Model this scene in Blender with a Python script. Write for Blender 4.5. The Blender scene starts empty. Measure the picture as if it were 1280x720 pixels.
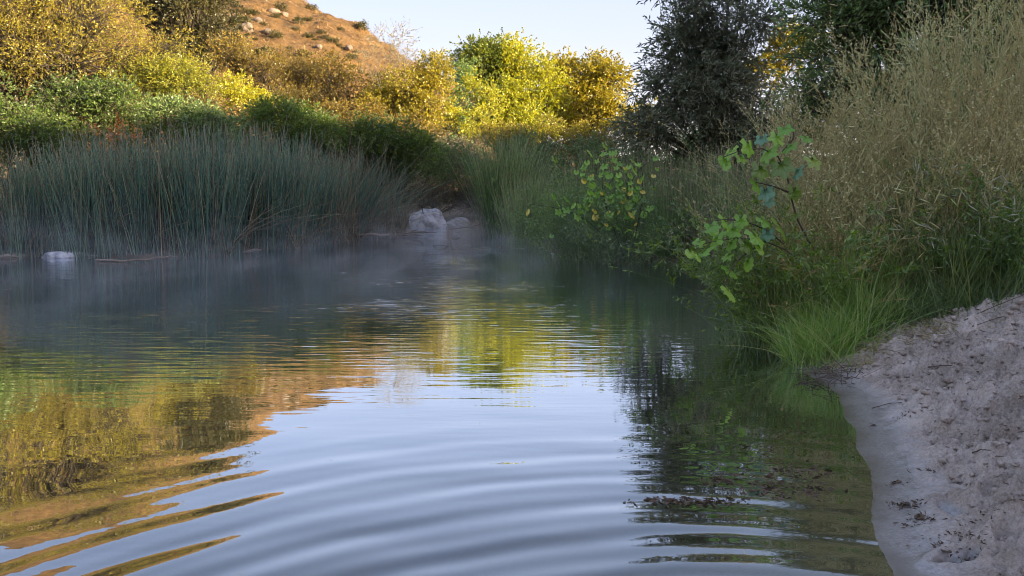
import bpy, math, random
import numpy as np
from mathutils import Vector, Matrix

random.seed(7)
rng = np.random.default_rng(11)
SC = bpy.context.scene
COL = SC.collection
R = math.radians

# ------------------------------------------------------------------ camera
F, CH, HZ = 967.0, 1.5, 252.0
PITCH = math.atan((360 - HZ) / F)
cam_d = bpy.data.cameras.new('camera')
cam = bpy.data.objects.new('camera', cam_d)
COL.objects.link(cam)
cam.location = (0, 0, CH)
cam.rotation_euler = (math.pi / 2 - PITCH, 0, 0)
cam_d.sensor_width = 36
cam_d.lens = 36 * F / 1280
cam_d.clip_start = 0.05
cam_d.clip_end = 3000
SC.camera = cam

# ------------------------------------------------------------------ sky and sun
SUN_EL, SUN_AZ = 11.0, 118.0        # azimuth clockwise from the view direction (+Y)
w = bpy.data.worlds.new('World')
SC.world = w
w.use_nodes = True
nt = w.node_tree
bg = nt.nodes['Background']
sky = nt.nodes.new('ShaderNodeTexSky')
sky.sky_type = 'NISHITA'
sky.sun_disc = False
sky.sun_elevation = R(SUN_EL)
sky.sun_rotation = R(SUN_AZ)
sky.altitude = 100
sky.air_density = 1.0
sky.dust_density = 1.0
sky.ozone_density = 1.0
gam = nt.nodes.new('ShaderNodeGamma')          # sky brightness flattened to add fill in the shade
gam.inputs[1].default_value = .17
wb = nt.nodes.new('ShaderNodeMix')
wb.data_type = 'RGBA'; wb.blend_type = 'MULTIPLY'; wb.inputs[0].default_value = 1; wb.clamp_result = False
wb.inputs[7].default_value = (1.06, .895, 1.0, 1)
nt.links.new(sky.outputs[0], gam.inputs[0])
hsv = nt.nodes.new('ShaderNodeHueSaturation'); hsv.inputs['Saturation'].default_value = 3.4
nt.links.new(gam.outputs[0], hsv.inputs['Color'])
nt.links.new(hsv.outputs[0], wb.inputs[6])
nt.links.new(wb.outputs[2], bg.inputs[0])
bg.inputs[1].default_value = 0.15
sd = bpy.data.lights.new('sun', 'SUN')
sd.energy = 3.3
sd.color = (1.0, 0.78, 0.48)
sd.angle = R(0.5)
sun = bpy.data.objects.new('sun', sd)
COL.objects.link(sun)
sdir = Vector((math.sin(R(SUN_AZ)) * math.cos(R(SUN_EL)), math.cos(R(SUN_AZ)) * math.cos(R(SUN_EL)), math.sin(R(SUN_EL))))
sun.rotation_euler = sdir.to_track_quat('Z', 'Y').to_euler()
sun.location = (40, -20, 60)
SC.view_settings.view_transform = 'Standard'
SC.view_settings.look = 'None'
SC.view_settings.gamma = 1
SC.view_settings.exposure = 2.66
SC.render.engine = 'CYCLES'
SC.cycles.use_denoising = True
SC.cycles.filter_width = 1.0
SC.cycles.max_bounces = 9
SC.cycles.diffuse_bounces = 6
SC.cycles.glossy_bounces = 3
SC.cycles.transmission_bounces = 3
SC.cycles.transparent_max_bounces = 12
SC.cycles.volume_bounces = 1
SC.cycles.volume_max_steps = 64
SC.cycles.sample_clamp_indirect = 4.0
SC.cycles.caustics_reflective = False
SC.cycles.caustics_refractive = False


# ------------------------------------------------------------------ helpers
def P(px, py, d):
    """the world point seen at photo pixel (px, py), d metres ahead"""
    a, b = (px - 640) / F, (360 - py) / F
    c, s = math.cos(PITCH), math.sin(PITCH)
    dy = c + b * s
    dz = -s + b * c
    k = d / dy
    return np.array([a * k, d, CH + dz * k])


def W(px, py, z=0.0):
    a, b = (px - 640) / F, (360 - py) / F
    c, s = math.cos(PITCH), math.sin(PITCH)
    dy = c + b * s
    dz = -s + b * c
    k = (z - CH) / dz
    return (a * k, dy * k)


def _hash(ix, iy, s):
    h = (ix.astype(np.int64) * 374761393 + iy.astype(np.int64) * 668265263 + s * 1274126177) & 0xffffffff
    h = ((h ^ (h >> 13)) * 1103515245) & 0xffffffff
    h = (h ^ (h >> 16)) & 0xffffffff
    return h


def noise2(x, y, s=0):
    x0, y0 = np.floor(x), np.floor(y)
    fx, fy = x - x0, y - y0
    u, v = fx * fx * fx * (fx * (fx * 6 - 15) + 10), fy * fy * fy * (fy * (fy * 6 - 15) + 10)

    def g(ix, iy, dx, dy):
        a = _hash(ix, iy, s) / 4294967296.0 * 2 * np.pi
        return np.cos(a) * dx + np.sin(a) * dy
    n00 = g(x0, y0, fx, fy)
    n10 = g(x0 + 1, y0, fx - 1, fy)
    n01 = g(x0, y0 + 1, fx, fy - 1)
    n11 = g(x0 + 1, y0 + 1, fx - 1, fy - 1)
    return ((n00 * (1 - u) + n10 * u) * (1 - v) + (n01 * (1 - u) + n11 * u) * v) * 1.5


def fbm(x, y, octv=4, s=0, gain=.5):
    t, a, f = 0, 1.0, 1.0
    for k in range(octv):
        t = t + a * noise2(x * f + 17.3 * k, y * f - 9.1 * k, s + k)
        a *= gain
        f *= 2.03
    return t


def sstep(a, b, x):
    t = np.clip((x - a) / (b - a), 0, 1)
    return t * t * (3 - 2 * t)


def unit(v):
    return v / np.maximum(np.linalg.norm(v, axis=-1, keepdims=True), 1e-9)


def rdir(n, up=0.0):
    v = rng.normal(size=(n, 3))
    v = unit(v)
    v[:, 2] += up
    return unit(v)


def tag(o, label=None, cat=None, group=None, kind=None):
    if label: o['label'] = label
    if cat: o['category'] = cat
    if group: o['group'] = group
    if kind: o['kind'] = kind
    return o


def empty(name, loc, label, cat, group=None):
    o = bpy.data.objects.new(name, None)
    COL.objects.link(o)
    o.location = [float(v) for v in loc]
    o.empty_display_size = .3
    return tag(o, label, cat, group)


def mesh(name, V, Fc, mats, parent=None, tint=None, smooth=False, kind=None, midx=None):
    """V (n,3) world points, Fc (m,3|4) or a list of such arrays"""
    if isinstance(Fc, np.ndarray): Fc = [Fc]
    me = bpy.data.meshes.new(name)
    V = np.asarray(V, dtype=np.float64)
    if parent is not None:
        V = V - np.array(parent.matrix_basis.translation if parent.parent is None else
                         parent.matrix_basis.translation + parent.parent.matrix_basis.translation)
    me.vertices.add(len(V))
    me.vertices.foreach_set('co', V.astype(np.float32).ravel())
    loops = np.concatenate([f.ravel() for f in Fc]).astype(np.int32)
    tot = np.concatenate([np.full(len(f), f.shape[1]) for f in Fc]).astype(np.int32)
    start = (np.cumsum(tot) - tot).astype(np.int32)
    me.loops.add(len(loops))
    me.loops.foreach_set('vertex_index', loops)
    me.polygons.add(len(tot))
    me.polygons.foreach_set('loop_start', start)
    me.polygons.foreach_set('loop_total', tot)
    if midx is not None:
        me.polygons.foreach_set('material_index', np.asarray(midx, dtype=np.int32))
    if smooth:
        me.polygons.foreach_set('use_smooth', np.ones(len(tot), dtype=bool))
    if tint is not None:
        a = me.attributes.new('tint', 'FLOAT', 'POINT')
        a.data.foreach_set('value', np.asarray(tint, dtype=np.float32))
    me.update(calc_edges=True)
    for m in (mats if isinstance(mats, (list, tuple)) else [mats]): me.materials.append(m)
    o = bpy.data.objects.new(name, me)
    COL.objects.link(o)
    if parent is not None: o.parent = parent
    if kind: o['kind'] = kind
    return o


class Geo:
    """collects pieces of one mesh"""
    def __init__(s): s.v, s.q, s.t, s.tint, s.n = [], [], [], [], 0

    def add(s, v, f, tint=None):
        f = f + s.n
        (s.q if f.shape[1] == 4 else s.t).append(f)
        s.v.append(v)
        s.tint.append(np.full(len(v), .5) if tint is None else tint)
        s.n += len(v)

    def build(s, name, mat, parent=None, smooth=False, kind=None):
        if not s.n: return None
        F_ = []
        if s.q: F_.append(np.concatenate(s.q))
        if s.t: F_.append(np.concatenate(s.t))
        return mesh(name, np.concatenate(s.v), F_, mat, parent, np.concatenate(s.tint), smooth, kind)


def tubes(paths, rad, sides=3, tint=None):
    N, K, _ = paths.shape
    rad = np.broadcast_to(rad, (N, K))
    T = unit(np.gradient(paths, axis=1))
    ref = np.zeros_like(T)
    ref[..., 0] = .3; ref[..., 1] = .9; ref[..., 2] = .17
    A = unit(np.cross(T, ref))
    B = np.cross(T, A)
    ang = np.arange(sides) * 2 * np.pi / sides
    ring = A[:, :, None, :] * np.cos(ang)[None, None, :, None] + B[:, :, None, :] * np.sin(ang)[None, None, :, None]
    V = (paths[:, :, None, :] + ring * rad[:, :, None, None]).reshape(-1, 3)
    i = np.arange(N)[:, None, None] * K * sides
    k = np.arange(K - 1)[None, :, None] * sides
    j = np.arange(sides)[None, None, :]
    j2 = (j + 1) % sides
    Q = np.stack([i + k + j, i + k + j2, i + k + sides + j2, i + k + sides + j], -1).reshape(-1, 4)
    tn = np.repeat(np.full(N, .5) if tint is None else tint, K * sides) if np.ndim(tint) < 2 else np.repeat(tint.ravel(), sides)
    return V, Q, tn


def ribbons(paths, wid, tint=None):
    """flat tapering blades with a slight fold"""
    N, K, _ = paths.shape
    T = unit(np.gradient(paths, axis=1))
    side = rng.normal(size=(N, 1, 3)); side[..., 2] *= .2
    A = unit(np.cross(T, side)) 
    A = unit(A)
    wd = np.broadcast_to(wid, (N, K))[..., None]
    L = paths - A * wd * .5
    Rr = paths + A * wd * .5
    V = np.stack([L, Rr], 2).reshape(-1, 3)
    i = np.arange(N)[:, None] * K * 2
    k = np.arange(K - 1)[None, :] * 2
    Q = np.stack([i + k, i + k + 1, i + k + 3, i + k + 2], -1).reshape(-1, 4)
    tn = np.repeat(np.full(N, .5) if tint is None else tint, K * 2)
    return V, Q, tn


def leafs(pos, d, L, Wd, tint=None, fold=.18):
    n = len(pos)
    d = unit(d)
    s = unit(np.cross(d, rdir(n, .0)))
    nrm = np.cross(s, d)
    L = np.broadcast_to(L, (n,))[:, None]
    Wd = np.broadcast_to(Wd, (n,))[:, None]
    m = pos + d * L * .45 - nrm * L * fold * .5
    tip = pos + d * L - nrm * L * fold
    V = np.stack([pos, m + s * Wd * .5 + nrm * Wd * .2, tip, m - s * Wd * .5 + nrm * Wd * .2], 1).reshape(-1, 3)
    Q = np.arange(n * 4).reshape(-1, 4)
    return V, Q, np.repeat(np.full(n, .5) if tint is None else tint, 4)


# ------------------------------------------------------------------ materials
def nodes_of(name):
    m = bpy.data.materials.new(name)
    m.use_nodes = True
    t = m.node_tree
    t.nodes.clear()
    out = t.nodes.new('ShaderNodeOutputMaterial')
    return m, t, out


def ramp_node(t, stops):
    r = t.nodes.new('ShaderNodeValToRGB')
    e = r.color_ramp.elements
    while len(e) > 1: e.remove(e[-1])
    e[0].position = stops[0][0]; e[0].color = (*stops[0][1], 1)
    for p, c in stops[1:]:
        x = e.new(p); x.color = (*c, 1)
    return r


def leaf_mat(name, cols, trans=.4, gloss=.06, rough=.45):
    m, t, out = nodes_of(name)
    N, L = t.nodes, t.links
    at = N.new('ShaderNodeAttribute'); at.attribute_name = 'tint'
    st = [(i / max(1, len(cols) - 1), c) for i, c in enumerate(cols)]
    rp = ramp_node(t, st)
    L.new(at.outputs['Fac'], rp.inputs[0])
    df = N.new('ShaderNodeBsdfDiffuse'); tr = N.new('ShaderNodeBsdfTranslucent'); gl = N.new('ShaderNodeBsdfGlossy')
    gl.inputs['Roughness'].default_value = rough
    gl.inputs['Color'].default_value = (.8, .85, .9, 1)
    hs = N.new('ShaderNodeHueSaturation'); hs.inputs['Saturation'].default_value = 1.15; hs.inputs['Value'].default_value = 1.25
    L.new(rp.outputs[0], df.inputs[0]); L.new(rp.outputs[0], hs.inputs['Color']); L.new(hs.outputs[0], tr.inputs[0])
    a = N.new('ShaderNodeMixShader'); a.inputs[0].default_value = trans
    L.new(df.outputs[0], a.inputs[1]); L.new(tr.outputs[0], a.inputs[2])
    b = N.new('ShaderNodeMixShader'); b.inputs[0].default_value = gloss
    L.new(a.outputs[0], b.inputs[1]); L.new(gl.outputs[0], b.inputs[2])
    L.new(b.outputs[0], out.inputs[0])
    return m


def rough_mat(name, cols, scale=6.0, rough=.9, bump=.3, spec=.3, detail=6, stretch=(1, 1, 1), bdist=.02):
    m, t, out = nodes_of(name)
    N, L = t.nodes, t.links
    tc = N.new('ShaderNodeTexCoord'); mp = N.new('ShaderNodeMapping')
    mp.inputs['Scale'].default_value = stretch
    nz = N.new('ShaderNodeTexNoise'); nz.inputs['Scale'].default_value = scale; nz.inputs['Detail'].default_value = detail
    nz.inputs['Roughness'].default_value = .65
    L.new(tc.outputs['Object'], mp.inputs[0]); L.new(mp.outputs[0], nz.inputs[0])
    rp = ramp_node(t, [(.3 + .4 * i / max(1, len(cols) - 1), c) for i, c in enumerate(cols)])
    L.new(nz.outputs[0], rp.inputs[0])
    bs = N.new('ShaderNodeBsdfPrincipled')
    bs.inputs['Roughness'].default_value = rough
    bs.inputs['Specular IOR Level'].default_value = spec
    L.new(rp.outputs[0], bs.inputs['Base Color'])
    bp = N.new('ShaderNodeBump'); bp.inputs['Strength'].default_value = bump; bp.inputs['Distance'].default_value = bdist
    L.new(nz.outputs[0], bp.inputs['Height']); L.new(bp.outputs[0], bs.inputs['Normal'])
    L.new(bs.outputs[0], out.inputs[0])
    return m


M = {}
M['gold'] = leaf_mat('golden_leaves', [(0.104, 0.099, 0.012), (0.209, 0.189, 0.014), (0.361, 0.306, 0.018), (0.475, 0.396, 0.028)], .45)
M['yellow'] = leaf_mat('yellow_green_leaves', [(.12, .17, .015), (.27, .30, .016), (.50, .48, .022), (.60, .57, .04)], .5)
M['olive'] = leaf_mat('olive_leaves', [(0.077, 0.074, 0.017), (0.154, 0.121, 0.019), (0.280, 0.203, 0.024), (0.392, 0.270, 0.030)], .4)
M['oak'] = leaf_mat('dark_oak_leaves', [(.03, .036, .012), (.055, .058, .016), (.095, .085, .02), (.13, .11, .022)], .3)
M['green'] = leaf_mat('green_leaves', [(0.056, 0.095, 0.020), (0.104, 0.175, 0.028), (0.167, 0.271, 0.038), (0.279, 0.382, 0.051)], .45)
M['dgreen'] = leaf_mat('deep_green_leaves', [(0.074, 0.133, 0.044), (0.134, 0.221, 0.070), (0.207, 0.316, 0.091), (0.334, 0.444, 0.121)], .35)
M['willow'] = leaf_mat('dusky_willow_leaves', [(.055, .075, .04), (.12, .145, .08), (.21, .235, .14), (.34, .35, .22)], .42, .03)
M['pale'] = leaf_mat('pale_dry_leaves', [(.14, .12, .06), (.24, .2, .1), (.32, .28, .16), (.4, .36, .24)], .35)
M['brush'] = leaf_mat('grey_brush_leaves', [(0.115, 0.107, 0.066), (0.208, 0.179, 0.103), (0.323, 0.268, 0.150), (0.461, 0.380, 0.206)], .3)
M['reed'] = leaf_mat('bulrush_stems', [(.022, .07, .052), (.06, .17, .12), (.15, .31, .18), (.42, .43, .25)], .15, .1)
M['reedg'] = leaf_mat('green_reed_stems', [(0.048, 0.094, 0.031), (0.108, 0.213, 0.055), (0.228, 0.375, 0.099), (0.504, 0.525, 0.220)], .2, .08)
M['reeddry'] = leaf_mat('dry_reed_stems', [(.12, .10, .06), (.2, .165, .10), (.28, .24, .15), (.36, .31, .2)], .15, .05)
M['tan'] = leaf_mat('tan_seed_stalks', [(0.298, 0.242, 0.108), (0.464, 0.395, 0.178), (0.633, 0.560, 0.257), (0.670, 0.720, 0.372)], .25, .05)
M['rust'] = leaf_mat('rusty_dead_stalks', [(0.216, 0.113, 0.055), (0.360, 0.208, 0.094), (0.540, 0.339, 0.156), (0.684, 0.471, 0.234)], .2, .05)
M['grass'] = leaf_mat('fresh_grass', [(.08, .15, .03), (.14, .27, .045), (.24, .40, .075), (.42, .48, .18)], .45, .06)
M['grass2'] = leaf_mat('dull_grass', [(0.060, 0.105, 0.030), (0.105, 0.168, 0.048), (0.180, 0.238, 0.072), (0.300, 0.322, 0.120)], .35, .05)
M['straw'] = leaf_mat('straw_grass', [(0.182, 0.138, 0.066), (0.286, 0.225, 0.110), (0.390, 0.325, 0.165), (0.442, 0.400, 0.198)], .3, .04)
M['flower'] = leaf_mat('cream_flower_spikes', [(.3, .33, .2), (.4, .42, .28), (.5, .5, .36), (.55, .55, .42)], .3, .05)
M['orange'] = leaf_mat('orange_blossoms', [(0.517, 0.192, 0.030), (0.632, 0.272, 0.045), (0.713, 0.352, 0.060), (0.575, 0.224, 0.030)], .3, .05)
M['vine'] = leaf_mat('broad_vine_leaves', [(.14, .29, .045), (.22, .42, .07), (.32, .55, .09), (.46, .66, .15)], .5, .04, .4)
M['vineblue'] = leaf_mat('pale_vine_leaf_undersides', [(.13, .28, .16), (.2, .37, .24)], .4, .04, .4)
M['yleaf'] = leaf_mat('turned_yellow_leaves', [(.75, .58, .04), (.85, .7, .08)], .45, .1)
M['bark'] = rough_mat('bark', [(.035, .028, .022), (.09, .075, .06), (.16, .14, .115)], 9, .95, .6, stretch=(3, 3, .6))
M['palebark'] = rough_mat('pale_bark', [(.12, .10, .08), (.25, .22, .18), (.34, .31, .26)], 9, .95, .5, stretch=(3, 3, .6))
M['twig'] = rough_mat('twig_bark', [(.06, .045, .035), (.12, .09, .07)], 20, .9, .3)
M['wood'] = rough_mat('weathered_wood', [(.10, .065, .045), (.22, .16, .12), (.32, .26, .21)], 5, .85, .5, stretch=(.4, 4, 4))
M['deadleaf'] = rough_mat('dead_leaf', [(.05, .036, .026), (.15, .10, .065)], 30, .7, .3)
M['clod'] = rough_mat('damp_soil_clod', [(.09, .07, .055), (.19, .155, .13)], 25, .95, .6)


def rock_mat(name, cols):
    m = rough_mat(name, cols, 3.0, .8, .7, detail=9, bdist=.06)
    return m


M['boulder'] = rock_mat('white_boulder', [(.14, .15, .19), (.36, .38, .44), (.62, .63, .68), (.7, .7, .73)])
M['paleRock'] = rock_mat('pale_stone', [(.2, .19, .2), (.42, .41, .42), (.55, .54, .55)])
M['hillrock'] = rock_mat('hill_rock', [(.10, .08, .07), (.2, .16, .13), (.28, .23, .19)])

# ------------------------------------------------------------------ terrain
SH = [(1.0, 0.6), (1.28, 2.0), W(1112, 722), W(1104, 690), W(1086, 655), W(1092, 620), W(1080, 588), W(1076, 560), W(1062, 535), W(1056, 508), W(1040, 486),
      W(1012, 470), W(985, 452), W(975, 430), W(975, 400), W(985, 375), W(975, 352), W(945, 338), W(905, 331), W(860, 328), W(800, 328),
      W(740, 327), W(700, 322), W(676, 312), W(655, 302), W(628, 296), W(612, 291), W(604, 286), W(590, 283), W(545, 281), W(512, 284), W(508, 290),
      W(470, 295), W(430, 298), W(400, 303), W(350, 310), W(300, 317), W(240, 321), W(180, 323), W(110, 322), W(60, 322), W(0, 321),
      W(-80, 324), (-19, 18), (-25, 13), (-30, 6), (-29, -6), (-14, -10), (-4, -6), (0.2, -2)]
SH = np.array(SH)
for _ in range(2):      # round the corners of the waterline
    nxt = np.roll(SH, -1, 0)
    SH = np.stack([SH * .75 + nxt * .25, SH * .25 + nxt * .75], 1).reshape(-1, 2)


def shore(x, y):
    """signed distance to the waterline: + on land, - in the pond"""
    dmin = np.full(x.shape, 1e9)
    ins = np.zeros(x.shape, bool)
    n = len(SH)
    for i in range(n):
        ax, ay = SH[i]; bx, by = SH[(i + 1) % n]
        ex, ey = bx - ax, by - ay
        t = np.clip(((x - ax) * ex + (y - ay) * ey) / (ex * ex + ey * ey), 0, 1)
        dmin = np.minimum(dmin, (x - ax - t * ex) ** 2 + (y - ay - t * ey) ** 2)
        c = ((ay > y) != (by > y))
        xi = ex * (y - ay) / (ey if abs(ey) > 1e-9 else 1e-9) + ax
        ins ^= (c & (x < xi))
    d = np.sqrt(dmin)
    return np.where(ins, -d, d)


FEET = []


def ground_z(x, y, fine=True):
    x = np.asarray(x, float); y = np.asarray(y, float)
    d = shore(x, y) + (.035 * noise2(x * 2.3, y * 2.3, 5) + .007 * noise2(x * 11, y * 11, 6)) * sstep(12, 6, y)
    near = sstep(-.5, 1.0, x) * sstep(13, 8, y)
    pr = np.interp(d, [-30, -8, -3, -1.2, -.45, 0, .16, .42, 1.1, 1.9, 3.2, 6, 14, 60], [-2.2, -1.9, -1.2, -.45, -.12, 0, .018, .08, .38, .64, .95, 1.25, 1.7, 3])
    pl = np.interp(d, [-30, -8, -3, -1, 0, .4, 2, 10, 60], [-2.2, -1.9, -1.0, -.35, 0, .12, .3, .9, 2.6])
    z = pr * near + pl * (1 - near)
    land = sstep(.0, 1.2, d)
    z = z + land * (.10 * fbm(x * .35, y * .35, 3, 3) * (1 - near) * 1.5)
    # churned sand on the near bank
    if fine:
        chn = near * sstep(.17, .6, d)
        lump = fbm(x * 3.2, y * 3.2, 3, 40)
        crumb = fbm(x * 9, y * 9, 4, 60, .6)
        crisp = np.abs(fbm(x * 5.5, y * 5.5, 3, 80, .6))
        fine3 = fbm(x * 17, y * 17, 3, 90, .6)
        smooth = sstep(.55, 1.0, (x - 3.3) * .9 + (y - 5.2) * .15) * sstep(.5, .9, z)   # swept patch at the top of the bank
        z = z + chn * (.055 * lump + (.036 * crumb - .06 * crisp + .036 * fine3 + .02) * (1 - .8 * smooth))
        z = z + near * sstep(0, .3, d) * (1 - chn) * .003 * crumb
    for fx, fy, a, ln, wd, dp in FEET:
        u = (x - fx) * math.cos(a) + (y - fy) * math.sin(a)
        v = -(x - fx) * math.sin(a) + (y - fy) * math.cos(a)
        r = np.sqrt((u / ln) ** 2 + (v / wd) ** 2)
        z = z - dp * sstep(1.0, .55, r) + dp * .35 * np.exp(-((r - 1.15) / .22) ** 2)
    # the dry hill behind the left bank
    hx = [-900, -300, -180, -100, -77, -60, -52, -44, -35, -27, -17, 10, 60, 200, 900]
    hz = [30, 60, 80, 78, 66, 46, 43.5, 40.5, 36, 31, 25, 10, 2, 0, 0]
    rid = np.interp(x, hx, hz)
    sh_ = sstep(72, 172, y)
    fall = 1 - .6 * sstep(200, 500, y)
    hill = rid * sh_ * fall
    hill = hill + sh_ * fall * sstep(5, 30, rid) * (3.2 * fbm(x * .045, y * .03, 5, 21) + .8 * fbm(x * .25, y * .25, 3, 25))
    # ridge on the right that shades the pond
    rr = sstep(26, 66, x) * np.interp(y, [-260, -8, 14, 75, 105, 150, 900], [10, 19, 16, 15, 9, 2, 0]) * (1 - .5 * sstep(150, 600, x))
    rr = rr + sstep(26, 60, x) * 1.3 * fbm(x * .07, y * .07, 4, 31) * sstep(140, 60, y)
    return z + hill + rr


def gz(x, y):
    return float(ground_z(np.array([x]), np.array([y]), False)[0])


def hit(px, py):
    """where the pixel's ray meets the ground"""
    a, b = (px - 640) / F, (360 - py) / F
    c, s = math.cos(PITCH), math.sin(PITCH)
    y = np.linspace(1.5, 60, 6000)
    k = y / (c + b * s)
    x = a * k
    z = CH + (-s + b * c) * k
    g = ground_z(x, y)
    i = int(np.argmax(z < g))
    return np.array([x[i], y[i], g[i]])


for px, py, a, dp in [(1202, 692, .2, .035), (1240, 610, 1.2, .03), (1215, 560, .6, .028), (1175, 500, 1.0, .03), (1262, 655, .9, .035), (1250, 520, .2, .025), (1130, 470, .6, .03), (1190, 640, 1.4, .03), (1225, 470, 0.4, .02)]:
    h = hit(px, py)
    FEET.append((h[0], h[1], a, .14, .065, dp * 1.5))


def axis(segs):
    out = []
    for a, b, st in segs:
        out.append(np.arange(a, b, st))
    return np.concatenate(out)


xs = axis([(-900, -300, 60), (-300, -120, 12), (-120, -40, 2.5), (-40, -12, .9), (-12, 1.2, .45), (1.2, 2.4, .016), (2.4, 4.6, .016), (4.6, 6, .05), (6, 20, .35), (20, 30, 1), (30, 80, 2.5), (80, 200, 12), (200, 961, 60)])
ys = axis([(-400, -60, 20), (-60, -8, 2), (-8, 2.4, .35), (2.4, 5.2, .016), (5.2, 7.6, .022), (7.6, 12, .08), (12, 60, .5), (60, 200, 1.8), (200, 300, 8), (300, 1201, 60)])
X, Y = np.meshgrid(xs, ys)
Z = ground_z(X.ravel(), Y.ravel()).reshape(X.shape)
ny, nx = X.shape
GV = np.stack([X, Y, Z], -1).reshape(-1, 3)
ii = np.arange(nx - 1)[None, :] + np.arange(ny - 1)[:, None] * nx
GQ = np.stack([ii, ii + 1, ii + nx + 1, ii + nx], -1).reshape(-1, 4)
fc = GV[GQ].mean(1)
bank_m = (fc[:, 0] > 1.2) & (fc[:, 0] < 6.0) & (fc[:, 1] > -8) & (fc[:, 1] < 12)
hill_m = fc[:, 1] > 72
ridge_m = (fc[:, 0] > 26) & ~hill_m
bed_m = (shore(fc[:, 0], fc[:, 1]) < 0) & ~bank_m & ~hill_m
rest_m = ~(bank_m | hill_m | ridge_m | bed_m)


def sub(mask):
    q = GQ[mask]
    u, inv = np.unique(q.ravel(), return_inverse=True)
    return GV[u], inv.reshape(-1, 4)


def sand_material():
    m, t, out = nodes_of('bank_sand')
    N, L = t.nodes, t.links
    geo = N.new('ShaderNodeNewGeometry')
    sp = N.new('ShaderNodeSeparateXYZ'); L.new(geo.outputs['Position'], sp.inputs[0])
    nz = N.new('ShaderNodeTexNoise'); nz.inputs['Scale'].default_value = 2.5; nz.inputs['Detail'].default_value = 8; L.new(geo.outputs['Position'], nz.inputs[0])
    nf = N.new('ShaderNodeTexNoise'); nf.inputs['Scale'].default_value = 60; nf.inputs['Detail'].default_value = 5; nf.inputs['Roughness'].default_value = .7; L.new(geo.outputs['Position'], nf.inputs[0])
    dry = ramp_node(t, [(.34, (.17, .135, .11)), (.45, (.35, .29, .245)), (.55, (.50, .425, .37)), (.68, (.66, .58, .52))])
    mixn = N.new('ShaderNodeMath'); mixn.operation = 'MULTIPLY_ADD'; mixn.inputs[1].default_value = .45
    L.new(nf.outputs[0], mixn.inputs[0])
    s2 = N.new('ShaderNodeMath'); s2.operation = 'MULTIPLY'; s2.inputs[1].default_value = .55
    L.new(nz.outputs[0], s2.inputs[0]); L.new(s2.outputs[0], mixn.inputs[2]); L.new(mixn.outputs[0], dry.inputs[0])
    # damp band by height above the water, uneven
    hadd = N.new('ShaderNodeMath'); hadd.operation = 'MULTIPLY_ADD'; hadd.inputs[1].default_value = -.06
    L.new(nz.outputs[0], hadd.inputs[0]); L.new(sp.outputs[2], hadd.inputs[2])
    wet = N.new('ShaderNodeMapRange'); wet.inputs['From Min'].default_value = .045; wet.inputs['From Max'].default_value = -.005
    L.new(hadd.outputs[0], wet.inputs['Value'])
    damp = ramp_node(t, [(.35, (.17, .155, .145)), (.65, (.29, .265, .255))]); L.new(nf.outputs[0], damp.inputs[0])
    c1 = N.new('ShaderNodeMix'); c1.data_type = 'RGBA'
    L.new(wet.outputs[0], c1.inputs[0]); L.new(dry.outputs[0], c1.inputs[6]); L.new(damp.outputs[0], c1.inputs[7])
    soak = N.new('ShaderNodeMapRange'); soak.inputs['From Min'].default_value = .016; soak.inputs['From Max'].default_value = .0
    sh2 = N.new('ShaderNodeMath'); sh2.operation = 'MULTIPLY_ADD'; sh2.inputs[1].default_value = -.03; L.new(nz.outputs[0], sh2.inputs[0])
    sh3 = N.new('ShaderNodeMath'); sh3.operation = 'ADD'; sh3.inputs[1].default_value = .015; L.new(sp.outputs[2], sh3.inputs[0]); L.new(sh3.outputs[0], sh2.inputs[2])
    L.new(sh2.outputs[0], soak.inputs['Value'])
    c15 = N.new('ShaderNodeMix'); c15.data_type = 'RGBA'; L.new(soak.outputs[0], c15.inputs[0]); L.new(c1.outputs[2], c15.inputs[6]); c15.inputs[7].default_value = (.12, .10, .08, 1)
    c1 = c15
    # pond floor darkened by depth in its colour, for light lost in murky water
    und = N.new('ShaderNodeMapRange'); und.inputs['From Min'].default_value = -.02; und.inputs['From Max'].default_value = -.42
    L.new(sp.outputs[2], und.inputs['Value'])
    silt_murk = ramp_node(t, [(.4, (.022, .025, .02)), (.6, (.04, .042, .03))]); L.new(nz.outputs[0], silt_murk.inputs[0])
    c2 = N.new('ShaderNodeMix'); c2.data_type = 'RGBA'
    L.new(und.outputs[0], c2.inputs[0]); L.new(c1.outputs[2], c2.inputs[6]); L.new(silt_murk.outputs[0], c2.inputs[7])
    bs = N.new('ShaderNodeBsdfPrincipled')
    L.new(c2.outputs[2], bs.inputs['Base Color'])
    rr = N.new('ShaderNodeMapRange'); rr.inputs['To Min'].default_value = .95; rr.inputs['To Max'].default_value = .22
    L.new(wet.outputs[0], rr.inputs['Value']); L.new(rr.outputs[0], bs.inputs['Roughness'])
    rs = N.new('ShaderNodeMapRange'); rs.inputs['To Min'].default_value = .15; rs.inputs['To Max'].default_value = 1.0
    L.new(wet.outputs[0], rs.inputs['Value']); L.new(rs.outputs[0], bs.inputs['Specular IOR Level'])
    bp = N.new('ShaderNodeBump'); bp.inputs['Distance'].default_value = .022
    bst = N.new('ShaderNodeMapRange'); bst.inputs['To Min'].default_value = .9; bst.inputs['To Max'].default_value = .12
    L.new(wet.outputs[0], bst.inputs['Value']); L.new(bst.outputs[0], bp.inputs['Strength'])
    L.new(nf.outputs[0], bp.inputs['Height']); L.new(bp.outputs[0], bs.inputs['Normal'])
    L.new(bs.outputs[0], out.inputs[0])
    return m


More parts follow.
